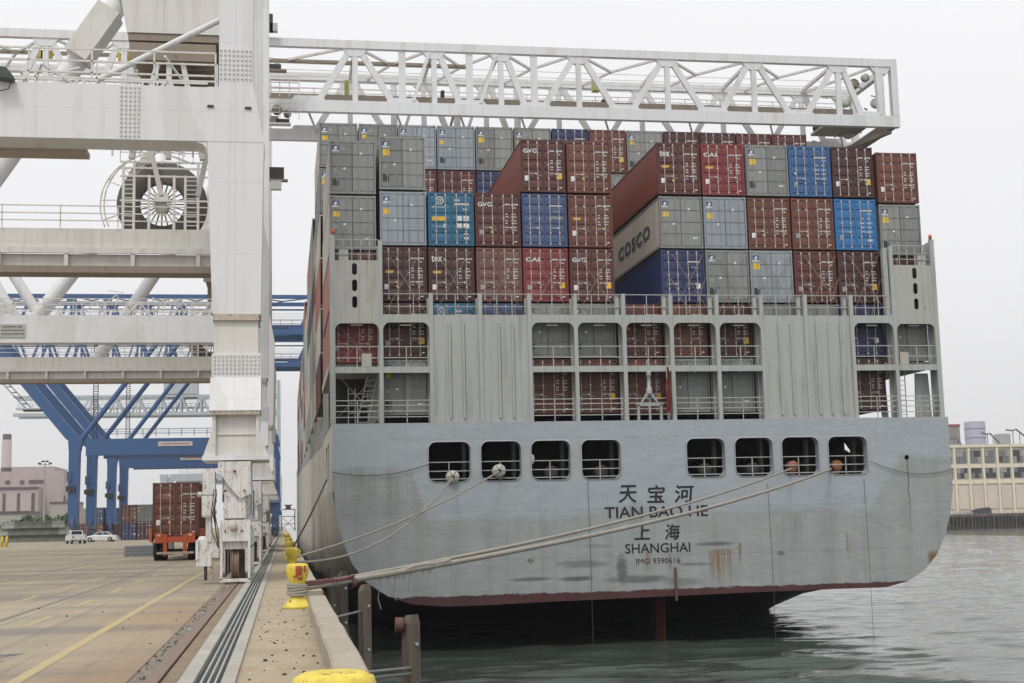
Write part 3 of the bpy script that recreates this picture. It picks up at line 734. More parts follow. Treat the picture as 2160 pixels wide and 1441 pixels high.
# coaming lips round the mooring ports, and what stands in them
lip = paint('port_lip_paint', (.36, .40, .43), .4, .3, .5, 1)
ro = MB()
for k, (a, b, c, d) in enumerate(wins):
    po = rrect(a, b, c, d, .42); pi_ = rrect(a+.05, b-.05, c+.05, d-.05, .38)
    f = SP('mooring_port', MB().loft([[(x, YT-.03, z) for x, z in po], [(x, YT-.05, z) for x, z in pi_], [(x, YT+.5, z) for x, z in pi_], [(x, YT+.5, z) for x, z in po]], cap=False), lip)
    r = MB(); r.rail((a, YT+.35, c-.1), (b, YT+.35, c-.1), 1.15, 1.2, .022, (1.0, .6, .25))
    SP('port_railing', r, SHIPR)
    # fairlead roller on its pedestal
    xc = (a+b)/2+(.15 if k not in (0,) else .25)
    fr = thing if False else None
    disc = [paint('roller_pale', (.5, .48, .43), .4, .3, .6, 2), plain('roller_dark', (.05, .042, .036), .7), paint('roller_red', (.30, .10, .07), .4, .4, .6, 2), paint('roller_rust', (.30, .13, .05), .4, .6, .7, 2)]
    mm = disc[0] if k < 2 else disc[2] if k == 6 else disc[3] if k == 7 else disc[1]
    if k == 0: pc = PY(955, 1006, YT-.1)
    elif k == 1: pc = PY(1053, 993, YT-.1)
    elif k == 6: pc = PY(1672, 984, YT+.5)
    elif k == 7: pc = PY(1765, 982, YT+.6)
    else: pc = Vector((xc, YT+.7, 4.15))
    rr = .33 if k < 2 else .36 if k < 6 else .30
    fl = SP('fairlead', MB().lathe([(.08, -.10), (rr, -.10), (rr, -.03), (rr*.55, .0), (rr*.55, .22), (rr, .26), (rr, .32), (.05, .32)], pc, 24, axis='y'), mm)
    if k > 1: SP('pedestal', MB().box(pc.x-.14, pc.x+.14, pc.y+.04, pc.y+.2, 3.42, pc.z-.1), mm)
    if k < 2:
        g = MB(); g.lathe([(.02, -.125), (.09, -.125), (.09, -.10)], pc, 12, axis='y')
        for q in range(6):
            an = q*math.pi/3; g.beam((pc.x+.08*math.cos(an), pc.y-.115, pc.z+.08*math.sin(an)), (pc.x+.3*math.cos(an), pc.y-.115, pc.z+.3*math.sin(an)), .02, .02)
        SP('roller_spokes', g, DARK)
    SP('port_pillar', MB().box(b-.28, b-.12, YT+1.3, YT+1.7, 3.4, 6.5), plain('pillar_grey', (.10, .11, .105), .7))
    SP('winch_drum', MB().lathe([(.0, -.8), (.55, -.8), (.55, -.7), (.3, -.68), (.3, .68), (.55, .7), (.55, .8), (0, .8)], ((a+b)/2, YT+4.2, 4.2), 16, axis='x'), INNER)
SP('fender_float', MB().lathe([(.0, -.26), (.13, -.22), (.16, 0), (.13, .22), (0, .26)], (wins[2][0]+.1, YT+.3, 4.85), 12), plain('white_float', (.55, .56, .55), .5))
# mooring deck interior
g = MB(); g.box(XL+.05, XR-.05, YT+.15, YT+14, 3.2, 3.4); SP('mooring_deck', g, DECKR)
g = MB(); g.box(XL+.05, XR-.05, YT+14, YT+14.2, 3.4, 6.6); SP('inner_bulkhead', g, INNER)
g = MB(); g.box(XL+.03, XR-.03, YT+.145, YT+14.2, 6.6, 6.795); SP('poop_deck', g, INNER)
# side shell: quay side and water side, with openings near the stern
def ydeck(y): return 6.8 if y < 90 else 6.8+(y-90)*.024
def hw(y): return 1.0 if y < 270 else max(.02, 1-((y-270)/85)**2.2)
K = 41
def resample(pts, n):
    L_ = [0]
    for a, b in zip(pts, pts[1:]): L_.append(L_[-1]+math.hypot(b[0]-a[0], b[1]-a[1]))
    outp = []; j = 0
    for i in range(n):
        s = L_[-1]*i/(n-1)
        while j < len(pts)-2 and L_[j+1] < s: j += 1
        u = (s-L_[j])/max(1e-9, L_[j+1]-L_[j]); outp.append((pts[j][0]+(pts[j+1][0]-pts[j][0])*u, pts[j][1]+(pts[j+1][1]-pts[j][1])*u))
    return outp
low0 = resample([(XL, 3.4)]+tb[1:-1]+[(XR, 3.4)], K)
xc_ = (XL+XR)/2
def full(y):
    h_ = (XR-XL)/2; pts = [(xc_-h_, 3.4)]
    for i in range(9):
        a = math.pi+i*math.pi/16; pts.append((xc_-h_+3+3*math.cos(a), -8+3*math.sin(a)))
    for i in range(9):
        a = 1.5*math.pi+i*math.pi/16; pts.append((xc_+h_-3+3*math.cos(a), -8+3*math.sin(a)))
    pts.append((xc_+h_, 3.4)); return resample(pts, K)
fl_ = full(0); stations = [YT+.14, 72, 76, 82, 92, 105, 125, 160, 200, 240, 270, 290, 310, 330, 345, 354]
rings = []
for y in stations:
    u = min(1, max(0, (y-YT)/52)); u = u*u*(3-2*u)
    rings.append([(xc_+(a[0]*(1-u)+b[0]*u-xc_)*hw(y), y, a[1]*(1-u)+b[1]*u) for a, b in zip(low0, fl_)])
g = MB(); g.sheet(rings, smooth=True)
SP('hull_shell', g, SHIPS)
g = MB()
for sgn in (0, 1):
    rows_ = []
    for y in [85, 92, 105, 125, 160, 200, 240, 270, 290, 310, 330, 345, 354]:
        x = xc_+((XR if sgn else XL)-xc_)*hw(y); rows_.append([(x, y, 3.4), (x, y, ydeck(y))])
    g.sheet(rows_)
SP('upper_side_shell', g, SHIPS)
_h = PY(1786, 946, 1.0); yh = (XR-.05)/_h.x
for xx in (XL, XR):
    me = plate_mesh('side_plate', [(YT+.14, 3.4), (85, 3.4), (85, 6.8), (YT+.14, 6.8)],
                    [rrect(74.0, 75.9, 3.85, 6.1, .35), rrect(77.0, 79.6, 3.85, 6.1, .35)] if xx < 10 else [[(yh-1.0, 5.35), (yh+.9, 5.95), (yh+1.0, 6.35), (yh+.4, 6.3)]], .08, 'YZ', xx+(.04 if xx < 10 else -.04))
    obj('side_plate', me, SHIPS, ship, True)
g = MB(); rws = []
for y in [83.2, 105, 125, 160, 200, 240, 270, 290, 310, 330, 345, 354]:
    h_ = (XR-XL)/2*hw(y); rws.append([(xc_-h_, y, ydeck(y)-.02), (xc_+h_, y, ydeck(y)-.02)])
g.sheet(rws); SP('main_deck', g, DECKR)
# hatch covers / pedestals that carry the forward stacks
for b in range(1, 12):
    yb = YB1+14.5*b + (8 if b > 6 else 0)
    SP('hatch_cover', MB().box(XL+(.3 if b > 1 else 1.0), XR-.3, yb+.3, yb+12, ydeck(yb), 9.9 if b > 1 else 9.2), SHIPF)
for i in (0, 12): SP('stack_platform', MB().box(colx(i)-.1, colx(i)+2.6, 70.2, 82, 9.55, 9.97), SHIPF)
# rudder and its trunk
g = MB(); p0 = PY(1392, 1250, 72)
g.prism([(p0.x-.26, 0), (p0.x+.26, 0), (p0.x+.26, -9), (p0.x-.26, -9)], 71.5, 75.5)
rd = g; 
SP('rudder', MB().loft([[(p0.x, 71.2, -2.0), (p0.x+.26, 72, -2.0), (p0.x+.14, 73.6, -2.0), (p0.x-.14, 73.6, -2.0), (p0.x-.26, 72, -2.0)],
                        [(p0.x, 71.4, -6.5), (p0.x+.26, 72.1, -6.5), (p0.x+.14, 73.6, -6.5), (p0.x-.14, 73.6, -6.5), (p0.x-.26, 72.1, -6.5)]]), paint('antifouling_red', (.16, .045, .028), .5, .5, .7, 1))
SP('rudder_stem', MB().tube((p0.x+.02, YT-.08, -.9), (p0.x+.02, YT-.08, -2.6), .07, 8), plain('stem_brown', (.14, .06, .045), .8))
# lettering on the transom
def tline(s, pxa, pxb, pya, pyb, bold=0., shear=0.):
    pm = (pxa+pxb)/2
    a = PY(pxa, (pya+pyb)/2, YT-.006); b = PY(pxb, (pya+pyb)/2, YT-.006); c = PY(pm, pya, YT-.006); d = PY(pm, pyb, YT-.006)
    w_ = (b.x-a.x)*bold*.5                       # stroke weight by overlaid shifted copies, clean counters
    for q, (ex, ez) in enumerate(((-1, 0), (1, 0), (0, -1), (0, 1), (0, 0))): add_text(LT, s, a.x+ex*w_, b.x+ex*w_, d.z+ez*w_, c.z+ez*w_, YT-.010-.0007*q, 0.0, 0, shear)
for ch, a, b in (('天', 1305, 1341), ('宝', 1365, 1400), ('河', 1422, 1460)):
    LT = MB(); tline(ch, a, b, 1024, 1060, .045, .10); SP('ship_name_character', LT, INK)
LT = MB(); tline('TIAN BAO HE', 1276, 1493, 1068, 1091, .005); SP('ship_name', LT, INK)
for ch, a, b in (('上', 1338, 1370), ('海', 1402, 1432)):
    LT = MB(); tline(ch, a, b, 1106, 1138, .045, .10); SP('home_port_character', LT, INK)
LT = MB(); tline('SHANGHAI', 1319, 1456, 1146, 1166, .005); SP('home_port', LT, INK)
LT = MB(); tline('IMO 9390616', 1342, 1435, 1177, 1189, .006); SP('registration_number', LT, plain('faded_ink', (.06, .06, .06), .7))
for px, py in ((1119, 1183), (1647, 1167)):
    LT = MB(); p = PY(px, py, YT)
    for r_ in (.12,):
        for k in range(14):
            a, b = 2*math.pi*k/14, 2*math.pi*(k+1)/14
            LT.add([(p.x+q*math.cos(v), YT-.008, p.z+q*math.sin(v)) for q, v in ((r_*.75, a), (r_, a), (r_, b), (r_*.75, b))], [(0, 1, 2, 3)])
        LT.add([(p.x-.2, YT-.009, p.z-.015), (p.x+.2, YT-.009, p.z-.015), (p.x+.2, YT-.009, p.z+.015), (p.x-.2, YT-.009, p.z+.015)], [(0, 1, 2, 3)])
    SP('hull_mark', LT, plain('faded_ink', (.06, .06, .06), .7))
# ---- stern frame: posts, cross beams, plated bays
posts = [PY(px, 880, YT).x for px in (703, 806, 913, 1018, 1123, 1221, 1324, 1425, 1523, 1618.5, 1712, 1810, 1901, 1990)]
ZB1, ZB2, ZT = 12.03, 9.38, 13.55
for i, x in enumerate(posts):
    ztop = 16.6 if i in (0,) else 16.3 if i in (1, 12) else 16.7 if i == 13 else ZT
    wd = .20 if 0 < i < 13 else .26
    yb_ = YT+.06
    g = MB(); g.box(x-wd/2, x+wd/2, yb_, yb_+.16, 6.8, ztop); g.box(x-.05, x+.05, yb_+.16, yb_+.75, 6.8, ztop-.1)
    g.box(x-.14, x+.14, yb_+.75, yb_+.85, 6.8, ztop-.15)
    SP('frame_post', g, SHIPF)
plated = (2, 3, 9, 10)
for i in range(13):
    a, b = posts[i]+.10, posts[i+1]-.10
    tower = i in (0, 12)
    if i in plated:
        SP('wall_panel', MB().box(a, b, YT+.16, YT+.20, 6.8, 12.42), SHIPF)
        for q in ((.36, .40), (.66, .70)) if i != 10 else ((.2, .24), (.48, .52), (.76, .80)):
            xx = a+(b-a)*q[0]
            SP('panel_rib', MB().prism([(xx-.05, 7.0), (xx+.06, 7.0), (xx+.06, 11.9), (xx-.05, 12.0)], YT+.07, YT+.16), SHIPF)
            SP('panel_rib_gap', MB().box(xx+.06, xx+.09, YT+.15, YT+.158, 7.0, 11.95), INNER)
        continue
    # cross beam with rounded haunches over the upper opening
    pts = [(a, 12.42), (a, 11.55)] + [(a+.34-.34*math.cos(q*math.pi/10), 11.55+.45*math.sin(q*math.pi/10)) for q in range(1, 6)] \
        + [(b-.34+.34*math.sin(q*math.pi/10), 11.55+.45*math.cos(q*math.pi/10)) for q in range(0, 5)] + [(b, 11.55), (b, 12.42)]
    if not tower:
        SP('cross_beam', MB().prism(pts, YT+.09, YT+.17), SHIPF)
    SP('walkway', MB().box(a, b, YT+.17, YT+.95, 12.36, 12.41), SHIPF)
    g = MB(); g.box(a, b, YT+.09, YT+.17, ZB2, ZB2+.32); g.box(a, b, YT+.17, YT+.95, ZB2+.26, ZB2+.31)
    SP('cross_beam', g, SHIPF)
    r = MB(); r.rail((a, YT+.2, ZB2+.32), (b, YT+.2, ZB2+.32), 1.05, (b-a)/2, .022, (1.0, .45)); SP('railing', r, SHIPR)
    r = MB(); r.rail((a, YT+.2, 6.82), (b, YT+.2, 6.82), 1.15, (b-a)/2, .022, (1.0, .78, .52, .26)); SP('railing', r, SHIPR)
    SP('deck_lamp', MB().box((a+b)/2-.3, (a+b)/2+.3, YT+.3, YT+.42, 11.86, 11.93), plain('lamp_housing', (.5, .49, .42), .5))
for i in range(1, 12):
    a, b = posts[i]+.10, posts[i+1]-.10
    r = MB(); r.rail((a, YT+.2, 12.42), (b, YT+.2, 12.42), 1.1, (b-a)/3 if i % 2 else (b-a)/2, .02, (1.0, .4)); SP('railing', r, SHIPR)
# corner towers: plates with three slotted holes
for i in (0, 12):
    a, b = posts[i]+.10, posts[i+1]-.10
    xm = (a+b)/2 + (-.10 if i == 0 else .12)
    holes = [rrect(xm-.13, xm+.13, z, z+.62, .13) for z in (12.75, 13.62, 14.48)]
    pts = [(a, 15.25), (a, 11.5)] + [(a+.34-.34*math.cos(q*math.pi/10), 11.5+.45*math.sin(q*math.pi/10)) for q in range(1, 6)] \
        + [(b-.34+.34*math.sin(q*math.pi/10), 11.5+.45*math.cos(q*math.pi/10)) for q in range(0, 5)] + [(b, 11.5), (b, 15.25)]
    obj('tower_plate', plate_mesh('tower_plate', pts, holes, .07, off=YT+.13), paint('tower_paint', (.40, .41, .375), .55, .45, .6, .7), ship, True)
    SP('tower_backing', MB().box(a, b, YT+.7, YT+.75, 12.0, 15.2), INNER)
    r = MB(); r.rail((a, YT+.2, 15.26), (b, YT+.2, 15.26), 1.1, .45, .018, (1.0, .62, .3)); SP('railing', r, SHIPR)
    bx = a+.25 if i == 0 else b-.7
    SP('equipment_box', MB().box(bx, bx+.48, YT+.25, YT+.6, 15.26, 15.95), SHIPF)
    bx = b-.9 if i == 0 else a+.1
    SP('equipment_box', MB().box(bx, bx+.5, YT+.1, YT+.5, ZB2+.33, ZB2+1.0), paint('cream_box', (.42, .41, .34), .3, .2, .6, 1))
SP('navigation_light', MB().lathe([(0, 0), (.09, 0), (.09, .22), (.06, .26), (0, .26)], (posts[0]+.05, YT+.1, 16.62), 10), plain('orange_lamp', (.6, .12, .03), .4))
SP('navigation_light', MB().lathe([(0, 0), (.09, 0), (.09, .22), (.06, .26), (0, .26)], (posts[13]-.05, YT+.1, 16.72), 10), plain('orange_lamp', (.6, .12, .03), .4))
# slot in the post beside the right tower
SP('guide_post', MB().box(posts[12]-.42, posts[12]-.16, YT+.2, YT+.5, 12.4, 16.2), SHIPF)
for i, xx in enumerate([p for k, p in enumerate(posts) if k in (6, 7, 8, 9, 10, 11)]):
    SP('guide_post', MB().box(xx-.42, xx-.22, YT+.25, YT+.5, 12.42, ZT-.05), SHIPF)
# scaffold stair in the lower left opening, ladder in the lower right opening
a = posts[0]+.2; g = MB()
for k in range(9): g.box(a+1.1+.05*k, a+1.6+.05*k, YT+1.0, YT+1.6, 6.9+.27*k, 6.94+.27*k)
g.beam((a+1.05, YT+1.0, 6.9), (a+1.6, YT+1.0, 9.3), .05, .05); g.beam((a+1.6, YT+1.0, 6.9), (a+2.1, YT+1.0, 9.3), .05, .05)
for x in (.6, .95, 1.8, 2.15): g.box(a+x, a+x+.05, YT+1.3, YT+1.35, 6.82, 8.7)
for z in (7.4, 7.9, 8.4): g.box(a+.6, a+2.2, YT+1.3, YT+1.34, z, z+.05)
SP('stairway', g, SHIPR)
SP('back_bulkhead', MB().box(posts[0]+.1, posts[1]-.6, YT+2.3, YT+2.4, 6.8, 9.3), INNER)
a = posts[12]+.35; g = MB()
for x in (a, a+.42): g.box(x, x+.04, YT+.9, YT+.94, 6.82, 9.35)
for k in range(9): g.box(a, a+.42, YT+.9, YT+.93, 7.0+.27*k, 7.03+.27*k)
SP('ladder', g, SHIPR)
SP('side_web', MB().prism([(posts[13]-1.0, 9.3), (posts[13]-.25, 9.3), (posts[13]-.15, 6.82), (posts[13]-1.1, 6.82)], YT+1.0, YT+1.1), SHIPF)
SP('side_web', MB().prism([(posts[12]-.75, 9.3), (posts[12]-.25, 9.3), (posts[12]-.15, 6.82), (posts[12]-.5, 6.82)], YT+1.2, YT+1.3), paint('web_blue_grey', (.28, .33, .37), .4, .2, .6, 1))
# ensign: light mast on a small white portal, and a furled red flag
m = PY(1376, 880, YT-.3)
g = MB()
for dx in (-.62, .62): g.box(m.x+dx-.07, m.x+dx+.07, YT+.1, YT+.24, 6.8, 7.62)
g.box(m.x-.72, m.x+.72, YT+.1, YT+.24, 7.55, 7.72); g.box(m.x-.05, m.x+.05, YT+.1, YT+.2, 6.8, 7.55)
g.prism([(m.x-.5, 7.72), (m.x-.4, 7.72), (m.x-.06, 8.15), (m.x+.06, 8.15), (m.x+.4, 7.72), (m.x+.5, 7.72), (m.x+.14, 8.3), (m.x-.14, 8.3)], YT+.12, YT+.2)
g.lathe([(.16, 0), (.16, .3), (.1, .34), (.1, .9), (.15, .95), (.12, 1.2), (.03, 1.3), (.02, 1.9)], (m.x, YT+.16, 8.2), 10)
SP('stern_light_mast', g, plain('white_enamel', (.33, .345, .34), .5))
g = MB(); fx = PY(1408, 830, YT).x
rws = []
for k in range(9):
    z = 9.6-k*.30; wv = .06*math.sin(k*1.3); ww = .04+.022*min(k, 5)
    rws.append([(fx-ww+wv, YT-.12, z), (fx-ww*.3+wv, YT-.22, z), (fx+ww*.2+wv, YT-.10, z), (fx+ww+wv*.5, YT-.2, z)])
g.sheet(rws, smooth=True)
flag = obj('flag', g, plain('faded_red_cloth', (.13, .02, .02), .9)); tag(flag, 'dark red flag hanging furled beside the white stern light mast', 'flag')
SP('flag_pole', MB().tube((fx-.02, YT-.05, 6.8), (fx-.05, YT-.15, 9.75), .025, 6), SHIPR)
# lashing rods crossing the containers above the rail
for i in range(1, 12):
    if i == 6: continue
    a, b = posts[i]+.2, posts[i+1]-.2; xm = (a+b)/2
    g = MB()
    for (x0, x1, zt) in ((a, b-.2, 15.9), (b, a+.2, 15.9), (xm-.1, a+.1, 14.6 if i > 6 else 12.9), (xm+.1, b-.1, 14.6 if i > 6 else 12.9)):
        g.beam((x0, YT+.45, 12.5), (x1, YB1-.12, zt), .028, .028)
    SP('lashing_rod', g, plain('lashing_rust_grey', (.24, .19, .155), .6), stuff=False)
for i in (0, 12):
    a, b = posts[i]+.3, posts[i+1]-.3
    for z0, z1 in ((15.4, 17.4), (9.9, 11.9), (7.2, 9.3))[:3 if i == 0 else 2]:
        g = MB(); g.beam((a, YT+.6, z0), (b, YT+.7, z1), .03, .03); g.beam((b, YT+.6, z0), (a, YT+.7, z1), .03, .03)
        SP('lashing_rod', g, plain('lashing_rust_grey', (.24, .19, .155), .6))
# quay-side lashing bridges between stacks
for b in range(0, 12):
    yb = YB1+14.5*b + (8 if b > 6 else 0)-1.2
    if b == 0: continue
    g = MB(); g.box(XL-.02, XL+.3, yb, yb+.5, ydeck(yb), 19 if b % 2 else 15.5); g.box(XL+.3, XL+2.4, yb, yb+.4, 12.2, 12.6); g.box(XL+.3, XL+2.4, yb, yb+.4, 15.2, 15.4)
    SP('lashing_bridge', g, SHIPF)
r = MB()
for y in range(86, 340, 1): 
    if y % 2 == 0: r.box(XL+.02 + (xc_-XL)*(1-hw(y)), XL+.07+(xc_-XL)*(1-hw(y)), y, y+.05, ydeck(y), ydeck(y)+1.1)
for q in (.4, .75, 1.1):
    for y in range(86, 270, 20): r.beam((XL+.04, y, ydeck(y)+q), (XL+.04, y+20, ydeck(y+20)+q), .03, .03)
SP('side_railing', r, SHIPR)
# draught lines and heaving lines hanging off the stern
for px, y0, y1 in ((1240, 1010, 1330), (1620, 1020, 1310), (1823, 1010, 1330)):
    p = PY(px, y0, YT-.1); q = PY(px+14, y1, YT-.1)
    tag(obj('hanging_line', MB().path([(p.x, YT-.05, p.z), (p.x+.02, YT-.12, (p.z+q.z)/2), (p.x+.01, YT-.12, -4.85)], .012, 4), plain('dark_line', (.08, .075, .07), .8)),
        {1240: 'thin dark line hanging down the hull left of the ship name', 1620: 'thin dark line hanging below the sixth mooring port', 1823: 'thin dark line hanging at the right of the last mooring port'}[px], 'line')
# ================================================================== GANTRY CRANES
def bolts(x0, x1, z0, z1, nx, nz, y):
    g = MB()
    for i in range(nx):
        for k in range(nz):
            x = x0+(x1-x0)*i/(nx-1); z = z0+(z1-z0)*k/(nz-1)
            g.box(x-.028, x+.028, y-.05, y, z-.028, z+.028)
    return g
def bogie(root, lx, y0, n=4, detail=True, WM=None, TM=None):
    """equaliser beams and wheel trucks below one leg; the run goes along +y"""
    g = MB()
    if detail:
        for yy in (y0-.55, y0+1.05):
            s = 1 if yy > y0 else -1
            g.prism([(lx-.53, 3.75), (lx+.47, 3.75), (lx+.47, 2.75), (lx+.15, 2.6), (lx-.20, 3.0), (lx-.53, 3.5)], yy, yy+.5)
        g.box(lx-.42, lx+.38, y0+.0, y0+1.0, 2.5, 3.74)
    g.prismx([(y0-.2, 3.7), (y0+n*2.2*.5+1.5, 3.7), (y0+n*1.9, 2.6), (y0+n*1.9, 1.9), (y0-.4, 1.9), (y0-.4, 2.6)], lx-.34, lx+.30)
    eq = obj('equaliser_beam', g, WM, root)
    for k in range(n):
        yb = y0-.5+k*2.15
        t = MB(); t.box(lx-.40, lx+.40, yb+.1, yb+1.75, 1.05, 1.62)
        t.prismx([(yb, 1.1), (yb+1.9, 1.1), (yb+1.75, .35), (yb+1.2, .18), (yb+.7, .18), (yb+.12, .35)], lx-.40, lx-.30)
        t.prismx([(yb, 1.1), (yb+1.9, 1.1), (yb+1.75, .35), (yb+1.2, .18), (yb+.7, .18), (yb+.12, .35)], lx+.30, lx+.40)
        t.box(lx-.16, lx+.16, yb+.6, yb+1.2, 1.62, 1.92)
        tr = obj('wheel_truck', t, WM if WM is not WHITE2 else WHITE3, root)
        for q in (.5, 1.42):
            obj('wheel', MB().lathe([(.08, -.12), (.53, -.12), (.56, -.08), (.49, -.06), (.49, .06), (.56, .08), (.53, .12), (.08, .12)], (lx, yb+q, .57), 20, axis='x'), STEELR, tr)
    if detail:
        # guard frame, buffer and motor at the near end
        g = MB(); yb = y0-.62
        for x in (lx-.45, lx+.39): g.box(x, x+.07, yb, yb+.1, .12, 1.4)
        g.box(lx-.45, lx+.46, yb, yb+.1, .06, .16); g.box(lx-.45, lx+.46, yb+.002, yb+.45, 1.3, 1.95)
        g.box(lx-.36, lx+.32, yb+.02, yb+.4, 2.0, 2.46)
        obj('wheel_guard', g, WM, root)
        obj('buffer', MB().lathe([(.0, -.14), (.10, -.14), (.12, -.05), (.09, .0), (.09, .1)], (lx-.05, yb, 1.72), 12, axis='y'), RUSTM, root)
        g = MB(); g.lathe([(0, -.22), (.19, -.2), (.22, -.05), (.22, .3), (.15, .42), (0, .42)], (lx-.95, yb+.5, 1.05), 14, axis='z')
        g.box(lx-1.18, lx-.72, yb+.3, yb+.75, .55, 1.0); g.box(lx-.85, lx-.5, yb+.35, yb+.6, .8, 1.3); g.box(lx-1.2, lx-1.12, yb+.25, yb+.8, .75, 1.35)
        obj('drive_motor', g, WM, root)
        g = MB(); g.box(lx-1.0, lx-.62, yb+.2, yb+.8, 2.05, 3.45); g.box(lx-1.02, lx-.60, yb+.18, yb+.2, 2.1, 2.7); g.box(lx-.95, lx-.66, yb+.25, yb+.6, 3.45, 3.55)
        g.box(lx-.9, lx-.74, yb+.3, yb+.5, 1.3, 2.05)
        obj('control_cabinet', g, WM, root)
        rr = random.Random(int(y0*3+1))
        for (zx, zz, r_) in ((lx-.30, 2.85, .035), (lx+.28, 2.85, .035), (lx-.02, 3.45, .045), (lx+.22, 1.62, .03), (lx-.30, 1.62, .03)):
            obj('pin', MB().lathe([(0, -.09), (r_, -.09), (r_, .03), (r_*1.4, .04), (r_*1.4, .08)], (zx, y0-.58, zz), 10, axis='y'), STEELR, root)
        obj('slot', MB().box(lx-.38, lx-.33, y0-.60, y0-.56, 2.52, 2.75), DARK, root); obj('slot', MB().box(lx+.33, lx+.38, y0-.1, y0+.3, 2.7, 3.3), DARK, root)
        g = MB()
        for q in range(5):
            x = lx-.58+rr.uniform(-.08, .05); g.path([(x, yb+.1, 2.9-.1*q), (x-.06, yb-.05, 2.3), (x+rr.uniform(-.05, .1), yb-.02, 1.6), (lx-.5, yb+.05, 1.1)], .014, 4)
        obj('hose', g, DARK, root, stuff=True)
        for q in range(4): obj('hinge', MB().box(lx-.60, lx-.57, yb+.15, yb+.2, 2.15+.33*q, 2.25+.33*q), DARK, root)
        obj('cabinet_seam', MB().box(lx-1.0, lx-.62, yb+.194, yb+.199, 2.72, 2.74), DARK, root)
        obj('stub_pipe', MB().tube((lx-.9, yb+.4, .12), (lx-.9, yb+.4, .6), .05, 8), DARK, root); obj('stub_pipe', MB().tube((lx-.72, yb+.4, .12), (lx-.72, yb+.4, .6), .05, 8), RUSTM, root)
        for q in range(6):                       # side gear along the bogie run: junction boxes, dark gaps, grease drips
            yy = y0+1.2+q*1.25; obj('side_box', MB().box(lx+.30, lx+.42, yy, yy+rr.uniform(.25, .6), 1.9+rr.uniform(0, .5), 2.9+rr.uniform(0, .6)), [WHITE3, DARK, WHITE2][q % 3], root)
        obj('cabinet_lamp', MB().lathe([(0, -.06), (.09, -.04), (.1, .12), (.06, .16), (0, .16)], (lx-1.12, yb+.4, 2.75), 10, axis='x'), GALV, root)
def leg_mesh(y0, dep=1.7, top=41.0):
    if top < 25:
        secs = [(8.46, -.76, .60), (14.1, -.94, .60), (15.95, -.9, .3), (19.0, -1.2, -.1), (38, -4.2, -3.2)]
        return MB().loft([[(a, y0, z), (b, y0, z), (b, y0+dep, z), (a, y0+dep, z)] for z, a, b in secs])
    secs = [(8.46, -.76, .76), (12, -.88, .81), (13.7, -.93, .84), (14.1, -.94, .86), (15.95, -.60, .52), (16.2, -.59, .50), (top, -.56, .46)]
    return MB().loft([[(a, y0, z), (b, y0, z), (b, y0+dep, z), (a, y0+dep, z)] for z, a, b in secs])
def waterside_leg(root, y0, M1, M2, MR, detail):
    lg = obj('leg', leg_mesh(y0, top=19 if M1 is BLUEC else 41), M1, root)
    obj('leg_joint', MB().loft([[(-.74, y0-.05, 8.26), (.72, y0-.05, 8.26), (.72, y0+1.75, 8.26), (-.74, y0+1.75, 8.26)], [(-.72, y0-.02, 8.47), (.70, y0-.02, 8.47), (.70, y0+1.72, 8.47), (-.72, y0+1.72, 8.47)]]), MR, lg)
    obj('leg_neck', MB().box(-.71, .68, y0+.06, y0+1.64, 7.2, 8.26), M2, lg)
    obj('leg_splice', MB().box(-.77, .78, y0+.0, y0+1.7, 6.42, 7.2), M1, lg)
    obj('leg_hood', MB().loft([[(-.82, y0-.42, 5.35), (.77, y0-.42, 5.35), (.77, y0+1.9, 5.35), (-.82, y0+1.9, 5.35)], [(-.80, y0-.04, 6.42), (.77, y0-.04, 6.42), (.77, y0+1.74, 6.42), (-.80, y0+1.74, 6.42)]]), M1, lg)
    obj('hood_rim', MB().box(-.76, .74, y0-.40, y0-.30, 5.22, 5.348), MR, lg)
    g = MB(); g.box(-.66, .62, y0-.14, y0+1.6, 3.95, 5.3)
    for x in (-.72, .62): g.box(x, x+.10, y0-.30, y0+1.7, 3.95, 5.3)
    g.box(-.62, .62, y0-.18, y0-.14, 4.60, 4.64)
    g.prism([(-1.0, 3.95), (-.72, 3.95), (-.72, 4.75)], y0-.3, y0-.24); g.prism([(1.0, 3.95), (.72, 3.95), (.72, 4.75)], y0-.3, y0-.24)
    obj('leg_foot', g, M2, lg)
    obj('foot_flange', MB().box(-1.02, 1.02, y0-.4, y0+1.9, 3.80, 3.948), M1, lg)
    if detail:
        obj('bolt_grid', bolts(-.68, .7, 6.60, 7.12, 12, 5, y0), M2, lg, stuff=True)
        obj('bolt_grid', bolts(-.53, .42, 16.25, 17.2, 8, 7, y0), M2, lg, stuff=True)
